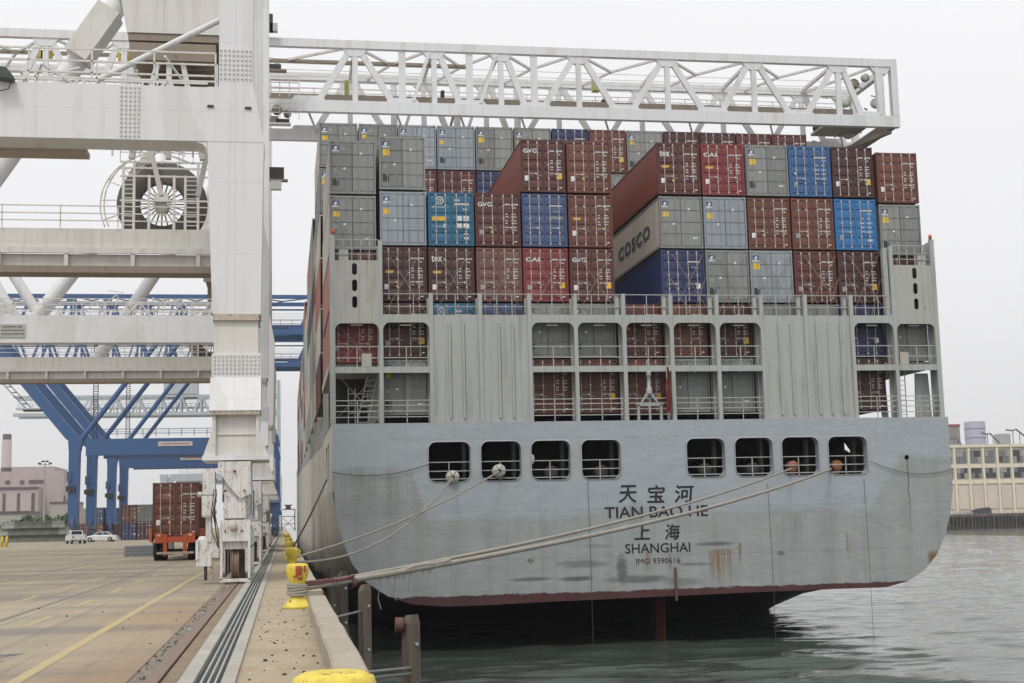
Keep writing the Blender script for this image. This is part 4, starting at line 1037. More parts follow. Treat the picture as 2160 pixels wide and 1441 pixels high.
def truss(root, nodes_t, nodes_b, y, zt, zb, M, x0, x1, th=(.62, .9), extra=True, name='boom_truss'):
    b = obj(name, MB().box(x0, x1, y, y+.5, zb, zb+th[1]), M, root)
    obj('top_chord', MB().box(x0, x1-.1, y+.02, y+.48, zt-th[0], zt), M, b)
    for x in nodes_t:
        if x0 < x < x1: obj('vertical', MB().box(x-.20, x+.20, y+.12, y+.38, zb+th[1], zt-th[0]), M, b)
    if extra:
        for x in nodes_b:
            if 8 < x < 22 and x0 < x < x1-3: obj('vertical', MB().box(x-.26, x+.26, y+.14, y+.36, zb+th[1], zt-th[0]), M, b)
    allp = sorted([(x, 1) for x in nodes_t]+[(x, 0) for x in nodes_b])
    for (xa, ta), (xb, tb_) in zip(allp, allp[1:]):
        if ta == tb_: continue
        za = zt-th[0]-.1 if ta else zb+th[1]+.1; zc = zt-th[0]-.1 if tb_ else zb+th[1]+.1
        sa, sb_ = (.38 if ta else .80), (.38 if tb_ else .80)
        xa2, xb2 = xa+sa, xb-sb_
        if xa2 < x0 or xb2 > x1: continue
        obj('brace', MB().beam((xa2, y+.25, za), (xb2, y+.25, zc), .24, .46), M, b)
    for x in nodes_t:
        if x0 < x < x1: obj('gusset', MB().prism([(x-.95, zt-th[0]), (x+.95, zt-th[0]), (x+.45, zt-th[0]-.6), (x-.45, zt-th[0]-.6)], y+.10, y+.4), M, b)
    for x in nodes_b:
        if x0 < x < x1: obj('gusset', MB().prism([(x-1.25, zb+th[1]), (x+1.25, zb+th[1]), (x+1.0, zb+th[1]+.34), (x-1.0, zb+th[1]+.34)], y+.10, y+.4), M, b)
    return b
def crane(y0, label, M1, M2, MR, boom=None, detail=False, span=21.0, legx=-1.5, pal='white', vees=True, nlegs=True):
    R = thing('gantry_crane', label, 'crane', (legx, y0, 0), 0, 'ship-to-shore gantry cranes along the quay')
    for ly in (0, span-1.7+.0):
        waterside_leg(R, ly, M1, M2, MR, detail)
        bogie(R, 0, ly, 4, detail or ly == 0, WHITE3 if pal == 'white' else M2, M2)
    # landside legs
    for ly in (0, span-1.7):
        obj('leg', MB().loft([[(a, ly, z), (b, ly, z), (b, ly+1.7, z), (a, ly+1.7, z)] for z, a, b in ((2.6, -31.1, -29.6), (13.6, -31.1, -29.5), (15.9, -31.3, -29.0))]), M1, R)
        bogie(R, -30.4, ly, 3, False, M2, M2)
        if pal == 'blue': obj('leg_platform', MB().box(-31.4, -30.0, ly-.3, ly-.02, 7.6, 8.4), DARK, R); obj('leg_platform', MB().box(-31.3, -30.6, ly-.25, ly-.02, 9.2, 10.6), BLUED, R)
    # portal beams
    obj('portal_beam', MB().box(-28.6, -.94, .0, 1.3, 13.05 if pal == 'blue' else 14.12, 15.6 if pal == 'blue' else 15.93), M1, R)
    obj('leg_head', MB().prism([(-.941, 14.118), (.865, 14.118), (.525, 15.945), (-.941, 15.945)], -.012, 1.72), M1, R)
    obj('portal_haunch', MB().prism([(-.95, 14.11), (-1.35, 14.11), (-1.1, 14.03), (-.98, 13.9), (-.94, 13.6)], .02, 1.2), M1, R)
    yB = span
    g = MB(); g.box(-28.6, -.94, yB, yB+.9, 14.75, 15.75); g.box(-28.6, -.94, yB-.16, yB, 14.55, 14.82); g.box(-28.6, -.94, yB+.15, yB+.9, 13.95, 14.55)
    pb = obj('portal_beam', g, M2, R)
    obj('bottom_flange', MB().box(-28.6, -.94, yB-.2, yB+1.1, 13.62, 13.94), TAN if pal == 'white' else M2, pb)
    for k in range(9): obj('stiffener', MB().box(-2.6-3.0*k, -2.42-3.0*k, yB-.12, yB+.15, 13.94, 14.55), M2, pb)
    if detail:
        obj('bolt_grid', bolts(-3.65, -3.1, 14.25, 15.85, 5, 12, 0), M2, R, stuff=True)
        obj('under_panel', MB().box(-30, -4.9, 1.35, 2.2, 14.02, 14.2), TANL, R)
        obj('dowel', MB().box(-.95, -.75, -.06, 0, 15.25, 15.32), DARK, R); obj('dowel', MB().box(.25, .45, -.06, 0, 15.22, 15.29), DARK, R)
    # walkway railings
    r = MB(); r.rail((-26, .05, 15.94), (-.7, .05, 15.94), 1.15, 1.9, .025, (1.0, .66, .33)); r.rail((-26, 1.2, 15.94), (-.7, 1.2, 15.94), 1.15, 1.9, .025, (1.0, .5)); obj('railing', r, M2, R)
    r = MB(); r.rail((-27, yB-.1, 15.76), (-1, yB-.1, 15.76), 1.05, 2.6, .025, (1.0, .66, .33)); obj('railing', r, M2, R)
    if vees:
        # inclined tubes above the portal beams
        a = PY(-104, 484, 64.5); b = PY(245, 0, 64.5); o3 = Vector((-1.5, 43.5, 0)); a -= o3; b -= o3
        e = b+(b-a)*.9
        obj('inclined_tube', MB().tube((a.x, yB+.6, a.z), (e.x, yB+.6, e.z), .52, 18), M1, R)
        if detail:
            u = (b-a).normalized(); c0 = a+(b-a)*.75; c1 = a+(b-a)*.96
            obj('tube_sleeve', MB().beam((c0.x, yB+.4, c0.z), (c1.x, yB+.4, c1.z), 1.5, 1.15), M2, R)
            g = MB(); p, q = PY(465, 42, 46)-o3, PY(200, 172, 46)-o3; g.tube(p, q, .11, 8); obj('stay_pipe', g, M1, R)
        for (ax, sl, r_, ly_) in ((-14.9, .72, .50, .7), (-16.4, -.56, .55, .7), (-14.7, -.60, .36, 2.6)):
            obj('inclined_tube', MB().tube((ax-.3*sl, ly_, 15.5), (ax+5.3*sl, ly_, 21.0), r_, 14), M1, R)
        obj('name_board', MB().box(-18.2, -15.4, -.06, -.005, 14.45, 15.35), plain('board_grey', (.42, .42, .40), .6), R)
        g = MB(); rr = random.Random(5)
        for k, z in enumerate((15.12, 14.88, 14.64)):
            x = -16.9
            while x < -15.6: d = rr.uniform(.05, .12); g.add([(x, -.066, z), (x+d, -.066, z), (x+d, -.066, z+.1), (x, -.066, z+.1)], [(0, 1, 2, 3)]); x += d+.05
        x = -18.1
        while x < -17.1: g.add([(x, -.066, 14.64), (x+.06, -.066, 14.64), (x+.06, -.066, 14.76), (x, -.066, 14.76)], [(0, 1, 2, 3)]); x += .1
        obj('board_lettering', g, DARK, R)
        # machinery house high on the portal, with open underframe
        hx0, hx1 = -4.65, -1.25
        pts = [(hx0-.3, 23.2), (hx0+.1, 21.0), (hx1+.3, 21.0), (hx1+.5, 23.2)]
        H = obj('machinery_house', MB().prism(pts, 9.0, 15.0), WHITE2, R)
        obj('house_roof', MB().box(hx0-.5, hx1+.6, 8.8, 15.2, 23.2, 26), WHITE2, H)
        g = MB(); g.box(hx0+.15, hx1+.2, 9.05, 14.9, 20.7, 20.98); g.box(hx0+.2, hx1+.1, 9.0, 9.2, 19.9, 20.6); g.box(hx0+.2, hx1+.1, 14.7, 14.9, 19.0, 20.6)
        for k in range(6): g.box(hx0+.3, hx1, 9.4+.9*k, 9.55+.9*k, 20.0, 20.6)
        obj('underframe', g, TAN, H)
        for (xa, xb) in ((hx0+.3, hx0+1.3), (hx1-.4, hx1-1.2), (hx0+1.7, hx0+1.7)): obj('support_strut', MB().beam((xa, 9.3, 16), (xb, 9.3, 20.0), .2, .26), WHITE2, H)
        for (xa, xb) in ((hx0+1.0, hx0+.2), (hx1-.9, hx1-.2)): obj('support_strut', MB().beam((xa, 14.5, 15.8), (xb, 14.5, 19.2), .2, .26), WHITE2, H)
        g = MB(); g.box(hx0+.6, hx0+1.6, 9.8, 11, 17.6, 18.6); g.box(hx0+2, hx1-.9, 10, 12, 17.3, 18.3); g.lathe([(0, -.3), (.45, -.3), (.45, .3), (0, .3)], (hx1-.7, 10, 17.7), 16, axis='y')
        obj('hoist_machinery', g, DARK, H)
        g = MB(); rr = random.Random(8)
        for k in range(22):
            x = rr.uniform(-12, -1.5); z = rr.uniform(16.2, 18.2); dx = rr.uniform(-1.6, 1.6); dz = rr.uniform(-.9, .9)
            g.beam((x, 3+rr.random()*8, z), (x+dx, 3+rr.random()*8, z+dz), .07, .07)
        for k in range(9):
            x = -13+k*1.35; g.box(x, x+.6, 7.5, 8.2, 16.2, 16.2+rr.uniform(.2, .7))
        for y_ in (4.5, 8.5):
            for z in (16.6, 17.5): g.box(-24, -1.2, y_, y_+.08, z, z+.07)
            for k in range(15): g.box(-23+k*1.5, -22.93+k*1.5, y_, y_+.06, 15.9, 17.5)
            for k in range(7): g.beam((-22+k*3, y_, 16), (-20.6+k*3, y_, 17.6), .09, .09); g.beam((-20.6+k*3, y_, 17.6), (-19.2+k*3, y_, 16), .09, .09)
        obj('walkway_frame', g, M1, R)
        # cable reel behind the second portal beam
        c = Vector((-5.75+1.5-.0, yB+1.6, 16.7)); pr = PY(343, 434, 66.4)-o3; c.x = pr.x; c.z = pr.z
        D_ = obj('cable_reel', MB().lathe([(1.05, .35), (2.15, .35), (2.15, .12), (1.15, .10), (1.15, -.10)][:4]+[(1.05, .10), (1.05, .35)], c, 40, axis='y'), plain('reel_cable_grey', (.12, .11, .10), .7), R)
        g = MB()
        for k in range(24):
            a_ = 2*math.pi*k/24; g.beam((c.x+.3*math.cos(a_), c.y, c.z+.3*math.sin(a_)), (c.x+1.12*math.cos(a_), c.y, c.z+1.12*math.sin(a_)), .07, .05)
        obj('reel_spokes', g, plain('spoke_grime', (.16, .14, .12), .6), D_)
        g = MB(); g.box(c.x-.33, c.x+.33, c.y-.55, c.y-.1, c.z+.05, c.z+.42); g.lathe([(0, -.3), (.32, -.3), (.32, .3), (0, .3)], (c.x, c.y, c.z-.18), 14, axis='y')
        obj('reel_motor', g, [WHITE2], D_)
        g = MB(); ring = [(c.x+2.95*math.cos(math.radians(q)), c.y+.4, c.z+2.75*math.sin(math.radians(q))) for q in range(70, 205, 7)]
        g.path(ring, .035, 5); ring2 = [(p[0]+.25, p[1]-.6, p[2]-.1) for p in ring]; g.path(ring2, .035, 5)
        for p in ring[::3]: g.beam(p, (c.x+(p[0]-c.x)*.72, c.y, c.z+(p[2]-c.z)*.72), .05, .05)
        obj('reel_guard', g, WHITE2, D_)
        g = MB(); yb = c.y-.75
        for x in (-1.75, -1.25, -.55, .62, 1.15, 1.75): g.box(c.x+x-.06, c.x+x+.06, yb, yb+.12, 15.75, 19.2 if abs(x) > 1.2 else 18.6)
        for z in (17.3, 18.5, 18.9, 19.2): g.box(c.x-1.9, c.x+2.2, yb-.003, yb+.1, z, z+.08)
        for x0_ in (-1.7, 1.2):
            for k in range(13): g.box(c.x+x0_, c.x+x0_+.5, yb+.01, yb+.05, 15.9+.22*k, 15.94+.22*k)
        g.rail((c.x-1.9, yb, 19.25), (c.x+2.2, yb, 19.25), .9, .7, .022, (1.0, .5)); g.beam((c.x-1.7, yb, 19.2), (c.x-2.4, yb, 18.3), .05, .05)
        g.beam((c.x-1.4, yb+.3, 18.6), (c.x-.4, yb+.3, 19.9), .3, .35)
        obj('reel_frame', g, WHITE2, D_)
    if boom:
        x0, x1 = boom
        nodes_t = [-62, -56, -50, -44, -38, -32, -26.5, -21, -15.5, -10, -4.4] + [PY(p, 95, 98).x+1.5 for p in (749, 916, 1057, 1221, 1408, 1590, 1768, 1858)]
        nodes_b = [-59, -53, -47, -41, -35, -29.2, -23.7, -18.2, -12.7, -7.2, -1.6] + [PY(p, 210, 98).x+1.5 for p in (651, 850, 993, 1130, 1318, 1506, 1687, 1840)]
        if x1 < 40:
            nodes_t = [x for x in nodes_t if x < x1]; nodes_b = [x for x in nodes_b if x < x1]
        zt, zb = (39.15, 32.6) if pal == 'blue' else (37.75, 32.15)
        for yy in (5.5, 13.2):
            truss(R, nodes_t, nodes_b, yy, zt, zb, M1, x0, x1)
        RW_ = TAN if pal == 'white' else M2
        obj('runway_beam', MB().box(x0, x1-2.2, 9.4, 9.75, 34.25, 34.75), RW_, R)
        obj('cable_beam', MB().box(x0, min(x1-2, 16), 9.0, 9.3, 37.1, 37.35), RW_, R)
        wk = obj('walkway', MB().box(x0, x1-2.5, 11.6, 12.6, 34.45, 34.8), M2, R)
        r = MB(); r.rail((x0, 11.6, 34.8), (x1-2.6, 11.6, 34.8), 1.1, 1.9, .03, (1.0, .5)); r.rail((x0, 12.6, 34.8), (x1-2.6, 12.6, 34.8), 1.1, 1.9, .03, (1.0, .5)); obj('railing', r, M2, wk)
        for k in range(5):
            obj('stay_wire', MB().beam((x0, 7.2+k*1.1, 36.5-.12*k), (x1-2.5, 7.2+k*1.1, 36.3-.1*k), .035, .035), M2, R)
        # lateral bracing between the top chords
        ns_ = [x for x in nodes_t if x0 < x < x1]
        for a_, b_ in zip(ns_, ns_[1:]):
            m_ = (a_+b_)/2
            obj('lateral_brace', MB().beam((a_, 5.9, zt-.35), (m_, 9.5, zt-.45), .16, .18), M2, R)
            obj('lateral_brace', MB().beam((m_, 9.5, zt-.45), (b_, 5.9, zt-.35), .16, .18), M2, R)
            obj('lateral_brace', MB().beam((m_, 9.5, zt-.45), (m_-1.6, 13.3, zt-.4), .16, .18), M2, R)
            obj('cross_tie', MB().beam((a_, 5.9, zt-.3), (a_, 13.4, zt-.3), .22, .26), M2, R)
        for k, x in enumerate(nodes_b):
            if x0 < x < x1-2: obj('hanger', MB().beam((x, 12.1, 34.4), (x+.9, 13.3, 32.6), .12, .14), M2, R)
        if x1 > 20:
            # boom tip: posts, end tie and reeving sheaves
            for yy in (5.5, 13.2):
                obj('end_post', MB().box(x1-.55, x1-.02, yy-.02, yy+.52, zb+.9, zt+.02), M1, R)
            obj('end_tie', MB().box(x1-.5, x1-.05, 6.02, 13.18, zt-.6, zt-.05), M1, R); obj('end_tie', MB().box(x1-.6, x1-.02, 6.02, 13.18, zb+.1, zb+.85), TAN if pal == 'white' else M2, R)
            if pal == 'white':
                for (dx, dy, z, r_) in ((-2.4, 8.5, 36.6, .45), (-1.6, 8.0, 37.0, .35), (-2.8, 9.4, 35.4, .5), (-1.2, 7.2, 34.6, .42), (-3.2, 10.2, 34.0, .5), (-4.6, 11.2, 33.6, .4), (-2.0, 11.0, 33.2, .5)):
                    obj('sheave', MB().lathe([(.08, -.1), (r_, -.12), (r_-.08, 0), (r_, .12), (.08, .1)], (x1+dx, dy, z), 16, axis='y'), [DARK, TAN, WHITE2, GALV][int(r_*100) % 4], R)
                g = MB(); rr = random.Random(4)
                for k in range(16): 
                    x = x1-rr.uniform(.8, 5.0); y_ = rr.uniform(7, 12.5); z = rr.uniform(32.6, 36.5); g.beam((x, y_, z), (x+rr.uniform(-.9, .9), y_+rr.uniform(-1, 1), z+rr.uniform(-.8, .8)), .1, .1)
                obj('reeving_frame', g, TANL, R, stuff=True)
                obj('tip_platform', MB().box(x1-5, x1-1.2, 8.2, 11.8, 33.1, 33.3), TANL, R); obj('tip_bracket', MB().prism([(x1-4.2, 32.1), (x1-.6, 32.1), (x1-1.2, 31.5), (x1-3.2, 31.5)], 11.6, 12.9), TAN, R)
                obj('tip_bracket', MB().beam((x1-.6, 6.2, 31.95), (x1-3.0, 13, 31.7), .4, .3), TAN, R)
                # trolley-side gear and yellow junction boxes along the boom
                for px, w_, z, h_, mm in ((738, .35, 34.8, 1.4, YEQ), (1290, .6, 36.0, .9, YEQ), (1270, 1.2, 34.2, .7, YEQ), (1310, .6, 34.8, .5, DARK), (950, .25, 34.6, 1.0, DARK), (1365, 1.0, 34.2, .35, DARK), (1530, 1.0, 34.2, .4, DARK), (1690, 1.7, 34.0, .6, DARK)):
                    xx = PY(px, 160, 98).x+1.5; obj('junction_box', MB().box(xx-w_/2, xx+w_/2, 10.2, 10.9, z, z+h_), mm, R)
                xx = PY(955, 250, 100).x+1.5; obj('rust_strut', MB().beam((xx, 9, 32.2), (xx+.6, 9, 34.3), .2, .25), paint('strut_rust', (.3, .17, .13), .3, .5, .7, 1), R)
            # gear where the boom leaves the leg
            if pal == 'white':
                rr = random.Random(6)
                for (xa, xb, ya, za, zb_2, mm) in ((.55, 1.9, 4.7, 34.9, 35.05, TAN), (.55, 1.5, 4.8, 35.05, 35.45, DARK), (.55, 2.2, 4.7, 30.85, 31.0, WHITE2), (.6, 1.3, 4.8, 31.0, 31.5, TAN), (1.4, 2.1, 4.8, 31.0, 31.3, DARK),
                                                  (.55, 2.0, 12.5, 28.6, 28.75, TAN), (.6, 1.7, 12.5, 28.75, 29.7, DARK), (.9, 1.5, 12.4, 27.9, 28.6, WHITE2), (.5, .9, 4.8, 38.0, 39.3, DARK), (.95, 1.25, 4.8, 38.0, 38.6, GALV)):
                    obj('drive_gear', MB().box(xa-.45, xb-.2, ya, ya+.5, za, zb_2), mm, R)
                for (xc__, yc__, zc__, r__) in ((1.0, 4.9, 32.0, .38), (1.75, 4.9, 31.7, .28)):
                    obj('sheave', MB().lathe([(.06, -.12), (r__, -.14), (r__-.07, 0), (r__, .14), (.06, .12)], (xc__, yc__, zc__), 14, axis='y'), TAN, R)
                r = MB(); r.rail((.5, 4.5, 32.9), (2.6, 4.5, 32.9), 1.5, .7, .03, (1, .7, .4)); r.rail((.5, 4.5, 31.2), (2.6, 4.5, 31.2), 1.2, .7, .03, (1, .7, .4)); obj('railing', r, WHITE2, R)
                for px in (90, 255, 70):
                    xx = PY(px, 95, 98).x+1.5; obj('junction_box', MB().box(xx-.4, xx+.4, 7, 7.4, 36.1, 36.7), YEL, R)
        if pal != 'white' and detail is False:
            pass
    if pal == 'blue':
        # outward-raking box struts and inward tubes over the landside legs
        for ly in (0.4, span-1.2):
            obj('raking_strut', MB().prism([(-31.6, 15.6), (-29.7, 15.2), (-29.5, 15.6), (-43.8, 33), (-45.7, 33)], ly, ly+1.2), M1, R)
            obj('inclined_tube', MB().tube((-29.4, ly+.4, 15.6), (-16.4, ly+.4, 33.0), .40, 12), M1, R)
        g = MB()
        for k in range(40): g.box(-29.0, -28.3, span*.5, span*.5+.1, 15.5+.42*k, 15.62+.42*k)
        for x in (-29.05, -28.35): g.box(x, x+.12, span*.5, span*.5+.12, 15.3, 32)
        obj('hanging_ladder', g, DARK, R)
        obj('name_board', MB().box(-17.8, -12.6, -.08, -.005, 14.35, 15.05), plain('board_pale', (.50, .48, .46), .6), R)
        g = MB(); x = -17.3
        while x < -13.2: g.add([(x, -.09, 14.6), (x+.16, -.09, 14.6), (x+.16, -.09, 14.82), (x, -.09, 14.82)], [(0, 1, 2, 3)]); x += .25
        obj('board_lettering', g, plain('board_red', (.35, .1, .08), .6), R)
        g = MB(); a = Vector((-43.5, .2, 31)); 
        g.beam((-47.1, .2, 31), (-37.7, .2, 20.5), .12, .12); g.beam((-46.2, .2, 31), (-36.8, .2, 20.5), .12, .12); g.box(-38.0, -35.2, .1, 1.6, 20.0, 20.25)
        for k in range(12): g.box(-46.7+.78*k, -46.0+.78*k, .1, .8, 30.7-.87*k, 30.78-.87*k)
        obj('stair_flight', g, DARK, R)
    return R
crane(43.5, 'white gantry crane nearest the camera with its legs beside the ship', WHITE, WHITE2, RUSTM, None, True)
crane(92.7, 'white gantry crane behind the nearest one, its lattice boom over the ship', WHITE, WHITE2, RUSTM, (-74, 50.1), False)
crane(216, 'blue gantry crane, the nearer of the two blue ones', BLUEC, BLUED, BLUED, (-52, 45), False, pal='blue', vees=False)
crane(262, 'blue gantry crane, the farther of the two blue ones', BLUEC, BLUED, BLUED, (-50, 45), False, pal='blue', vees=False)
far = crane(372, 'pale grey gantry crane far down the quay with its boom drawn inland', PALE, PALE, PALE, (-70, -.5), False, pal='pale', vees=False)
obj('machinery_house', MB().box(-31, -22, 6, 13, 38, 42), PALE, far)
# floodlight on the left of the near portal beam
p = PY(8, 155, 43.2)
fl = thing('floodlight', 'dark green floodlight at the left end of the near portal beam', 'floodlight', p)
obj('housing', MB().loft([[(-.35, -.2, -.12), (.26, -.2, -.22), (.3, -.2, -.1), (.1, -.2, .15), (-.35, -.2, .2)], [(-.35, .3, -.12), (.26, .3, -.22), (.3, .3, -.1), (.1, .3, .15), (-.35, .3, .2)]]), plain('dark_green_enamel', (.05, .06, .055), .5), fl)
obj('cable', MB().path([(.25, 0, -.2), (.15, 0, -.5), (-.3, 0, -.62), (-.8, 0, -.45)], .018, 5), DARK, fl)
# ================================================================== BOLLARDS, ROPES, PILES
def bollard(y, label, x=.27, s=1.0):
    t = thing('mooring_bollard', label, 'bollard', (x, y, 0), 0, 'yellow mooring bollards along the quay')
    obj('body', MB().lathe([(.0, .08), (.21, .09), (.165, .22), (.150, .36), (.155, .48), (.18, .57), (.218, .66), (.238, .76), (.240, .85), (.222, .91), (.17, .935), (0, .945)], n=32), YEL, t)
    g = MB(); g.lathe([(0, 0), (.31, 0), (.305, .05), (.24, .10), (.18, .2)], n=24); obj('base', g, YEL, t)
    g = MB()
    for k in range(6):
        a = k*math.pi/3+.3; g.lathe([(0, .04), (.03, .04), (.03, .10), (0, .10)], (.225*math.cos(a), .225*math.sin(a), 0), 6)
    obj('base_bolts', g, RUSTM, t)
    return t
for k, y in enumerate((7.75, 29.5, 50.6, 72, 93, 114, 135, 156)):
    b = bollard(y, ('yellow mooring bollard at the bottom edge of the view, chipped domed head' if k == 0 else
                    'yellow bollard with the heavy red-wrapped hawser round it' if k == 1 else
                    f'{ORD[k]} yellow bollard from the camera along the quay'))
    if k == 1:
        pr_ = [(.228, .69), (.2405, .76), (.2425, .83), (.236, .885)]
        for a0, a1, lo, hi in ((-100, -62, 0, 4), (-58, -40, 1, 4), (-88, -60, 0, 2)):
            obj('rust_patch', MB().sheet([[((r_+.004)*math.cos(math.radians(a)), (r_+.004)*math.sin(math.radians(a)), z_ - (.10 if hi == 2 else 0)) for a in range(a0, a1+1, 5)] for r_, z_ in pr_[lo:hi]], smooth=True), paint('red_oxide_patch', (.34, .06, .025), .5, .5, .6, 5), b)
# the short twin-horned bollard right behind the second one
t = thing('mooring_bollard', 'squat double-headed yellow bollard just beyond the red-wrapped one', 'bollard', (.35, 56, 0), 0, 'yellow mooring bollards along the quay')
obj('body', MB().lathe([(0, 0), (.32, 0), (.2, .12), (.17, .5), (.26, .72), (.24, .8), (0, .83)], (0, 0, 0), 20), YEL, t)
obj('body', MB().lathe([(0, 0), (.32, 0), (.2, .12), (.17, .4), (.26, .6), (.24, .68), (0, .7)], (.1, 3.2, 0), 20), YEL, t)
def rope_mat(name, c):
    t = NT(name); w_ = t.n('TexWave', Scale=4.0, Distortion=1.0); w_.bands_direction = 'DIAGONAL'; m = t.n('Mapping'); m.inputs['Scale'].default_value = (6, 6, 6)
    t.L(t.tc.outputs['Object'], m.inputs['Vector']); t.L(m.outputs[0], w_.inputs['Vector'])
    col = t.mix(w_.outputs['Fac'], tuple(v*.6 for v in c), c); col = t.mix(t.ramp(t.noise((1, 1, 1), 1.5, 4), .4, .7), col, tuple(v*.7 for v in c))
    t.bump(w_.outputs['Fac'], .6, .02); return t.done(col, .9)
ROPE = rope_mat('pale_hawser', (.50, .46, .39)); ROPED = rope_mat('dark_hawser', (.13, .12, .11))
def rope(a, b, sag, r, label, m=ROPE, n=40, power=1.0):
    a = Vector(a); b = Vector(b); pts = []
    for i in range(n+1):
        u = i/n; p = a.lerp(b, u); p.z -= sag*4*u*(1-u); pts.append(p)
    return tag(obj('mooring_rope', MB().path(pts, r, 8), m), label, 'rope', 'mooring ropes from the stern to the quay')
B2_ = Vector((.45, 29.6, .42))
rope(B2_, PY(1752, 990, 69.0), .44, .068, 'lower of the two pale hawsers from the red-wrapped bollard to the last mooring port')
rope(B2_+Vector((0, .05, .04)), PY(1668, 989, 68.9), .40, .052, 'upper of the two pale hawsers from the red-wrapped bollard to the seventh mooring port')
rope((.4, 56, .45), PY(1052, 995, 68.6), .38, .045, 'pale rope from the second mooring port, the upper one crossing to the far bollard')
rope((.45, 50.6, .40), PY(955, 1008, 68.6), 1.05, .045, 'sagging pale rope from the first mooring port to a far bollard')
rope((.35, 72, .45), PY(689, 1012, 78), .15, .05, 'dark rope stretched from the quay-side opening down to the quay', ROPED)
rope(PY(700, 996, 68.85), PY(905, 979, 68.9), .35, .018, 'thin slack line hanging across the hull below the left mooring port', ROPED)
rope(PY(1835, 972, 68.9), PY(2008, 990, 68.9), .45, .016, 'thin slack line hanging across the hull right of the last port', ROPED)
# wraps round the second bollard
g = MB()
for k in range(5):
    z = .30+.045*k; ring = [(.27+(.185+.01*(k % 2))*math.cos(q*math.pi/10), 29.5+.185*math.sin(q*math.pi/10), z+.02*math.sin(q*.31+k)) for q in range(21)]
    g.path(ring, .034, 7)
tag(obj('rope_turns', g, ROPE), 'turns of worn hawser wound round the neck of the red-wrapped bollard', 'rope')
g = MB(); RC = rope_mat('red_chafe_cloth', (.30, .12, .12)); rr = random.Random(2)
e1 = B2_.lerp(PY(1752, 990, 69.0), .035)
for k in range(4):
    g.path([B2_+Vector((-.25, -.12, .02+.03*k)), B2_+Vector((-.05, -.12, .05+.02*k)), B2_.lerp(e1, .5)+Vector((0, -.05, .03*k-.03)), e1+Vector((rr.uniform(-.03, .1), 0, rr.uniform(-.06, .06)))], .035, 6)
for k in range(9):
    g.path([e1+Vector((rr.uniform(-.2, .1), 0, rr.uniform(-.05, .05))), e1+Vector((rr.uniform(-.1, .2), -.03, rr.uniform(-.14, .0))), e1+Vector((rr.uniform(-.1, .25), -.04, rr.uniform(-.28, -.05)))], .012, 4)
tag(obj('chafe_cloth', g, RC), 'faded red chafing cloth bound round the hawser at the bollard', 'cloth')
g = MB(); ax0 = B2_.lerp(PY(1752, 990, 69.0), .06); ax1 = B2_.lerp(PY(1752, 990, 69.0), .13)
for k in range(150):
    u = rr.random(); p = ax0.lerp(ax1, u)+Vector((0, 0, -.1)); d = Vector((rr.uniform(-.12, .14), rr.uniform(-.05, .05), rr.choice((-1, -1, 1))*rr.uniform(.05, .22)))
    g.path([p, p+d*.5+Vector((.02, 0, 0)), p+d+Vector((rr.uniform(-.05, .05), 0, -.03))], .0045, 3)
for k in range(3):
    p = ax0.lerp(ax1, .2*k)+Vector((0, 0, -.12)); g.path([p, p+Vector((.03, 0, -.25)), p+Vector((-.02, 0, -.5)), p+Vector((.05, 0, -.75+.1*k))], .009, 4)
g.path([ax0.lerp(ax1, u)+Vector((0, 0, -.11-.03*math.sin(u*9))) for u in [i/8 for i in range(9)]], .06, 7)
o = obj('frayed_fibres', g, ROPE); o['kind'] = 'stuff'; o['label'] = 'frayed fibres sticking out of the worn hawser near the bollard'; o['category'] = 'rope'
# timber fender piles and walers beside the quay
def wood(name, c):
    t = NT(name); n_ = t.noise((5, 5, .35), 2.0, 6, rough=.7); col = t.mix(t.ramp(n_, .3, .7), c, tuple(v*.45 for v in c))
    t.bump(n_, .5, .02); return t.done(col, .85)
WOOD = wood('weathered_pile_timber', (.15, .125, .10)); WOODD = wood('wet_pile_timber', (.07, .06, .05))
def pile(x, y, zt, s, label, m=WOOD):
    t = thing('timber_pile', label, 'pile', (x, y, -4.8), math.radians(28), 'timber fender piles beside the quay')
    h = zt+4.8
    obj('post', MB().loft([[(-s, -s, -.5), (s, -s, -.5), (s, s, -.5), (-s, s, -.5)], [(-s, -s, h-.14), (s, -s, h-.14), (s, s, h-.14), (-s, s, h-.14)], [(-s*.4, -s*.8, h), (s*.8, -s*.8, h), (s*.8, s*.8, h-.02), (-s*.4, s*.8, h-.02)]]), m, t)
    g = MB()
    for k in range(3): g.tube((.3*s, -s-.02, h-.45-.9*k), (.3*s, -s+.05, h-.45-.9*k), .03, 8)
    obj('bolt', g, GALV, t)
    return t
p = PY(866, 1296, 21.5); q = PY(866, 1441, 21.5)
pile(p.x, 21.5, p.z, .105, 'square timber pile standing clear in the water nearest the camera')
o = obj('block', MB().tube((p.x-.24, 21.5, p.z-.16), (p.x-.12, 21.5, p.z-.16), .12, 12), paint('red_brown_block', (.09, .032, .026), .4, .5, .7, 3)); tag(o, 'rusty red roller at the head of the nearest timber pile', 'roller')
p2 = PY(769, 1232, 29); pile(p2.x, 29, p2.z, .10, 'square timber pile below the hawser, second from the camera')
p3 = PY(722, 1205, 37); pile(p3.x, 37, p3.z, .11, 'timber pile third from the camera beside the quay', WOODD)
p4 = PY(700, 1190, 46); pile(p4.x, 46, p4.z, .11, 'timber pile fourth from the camera beside the quay', WOODD)
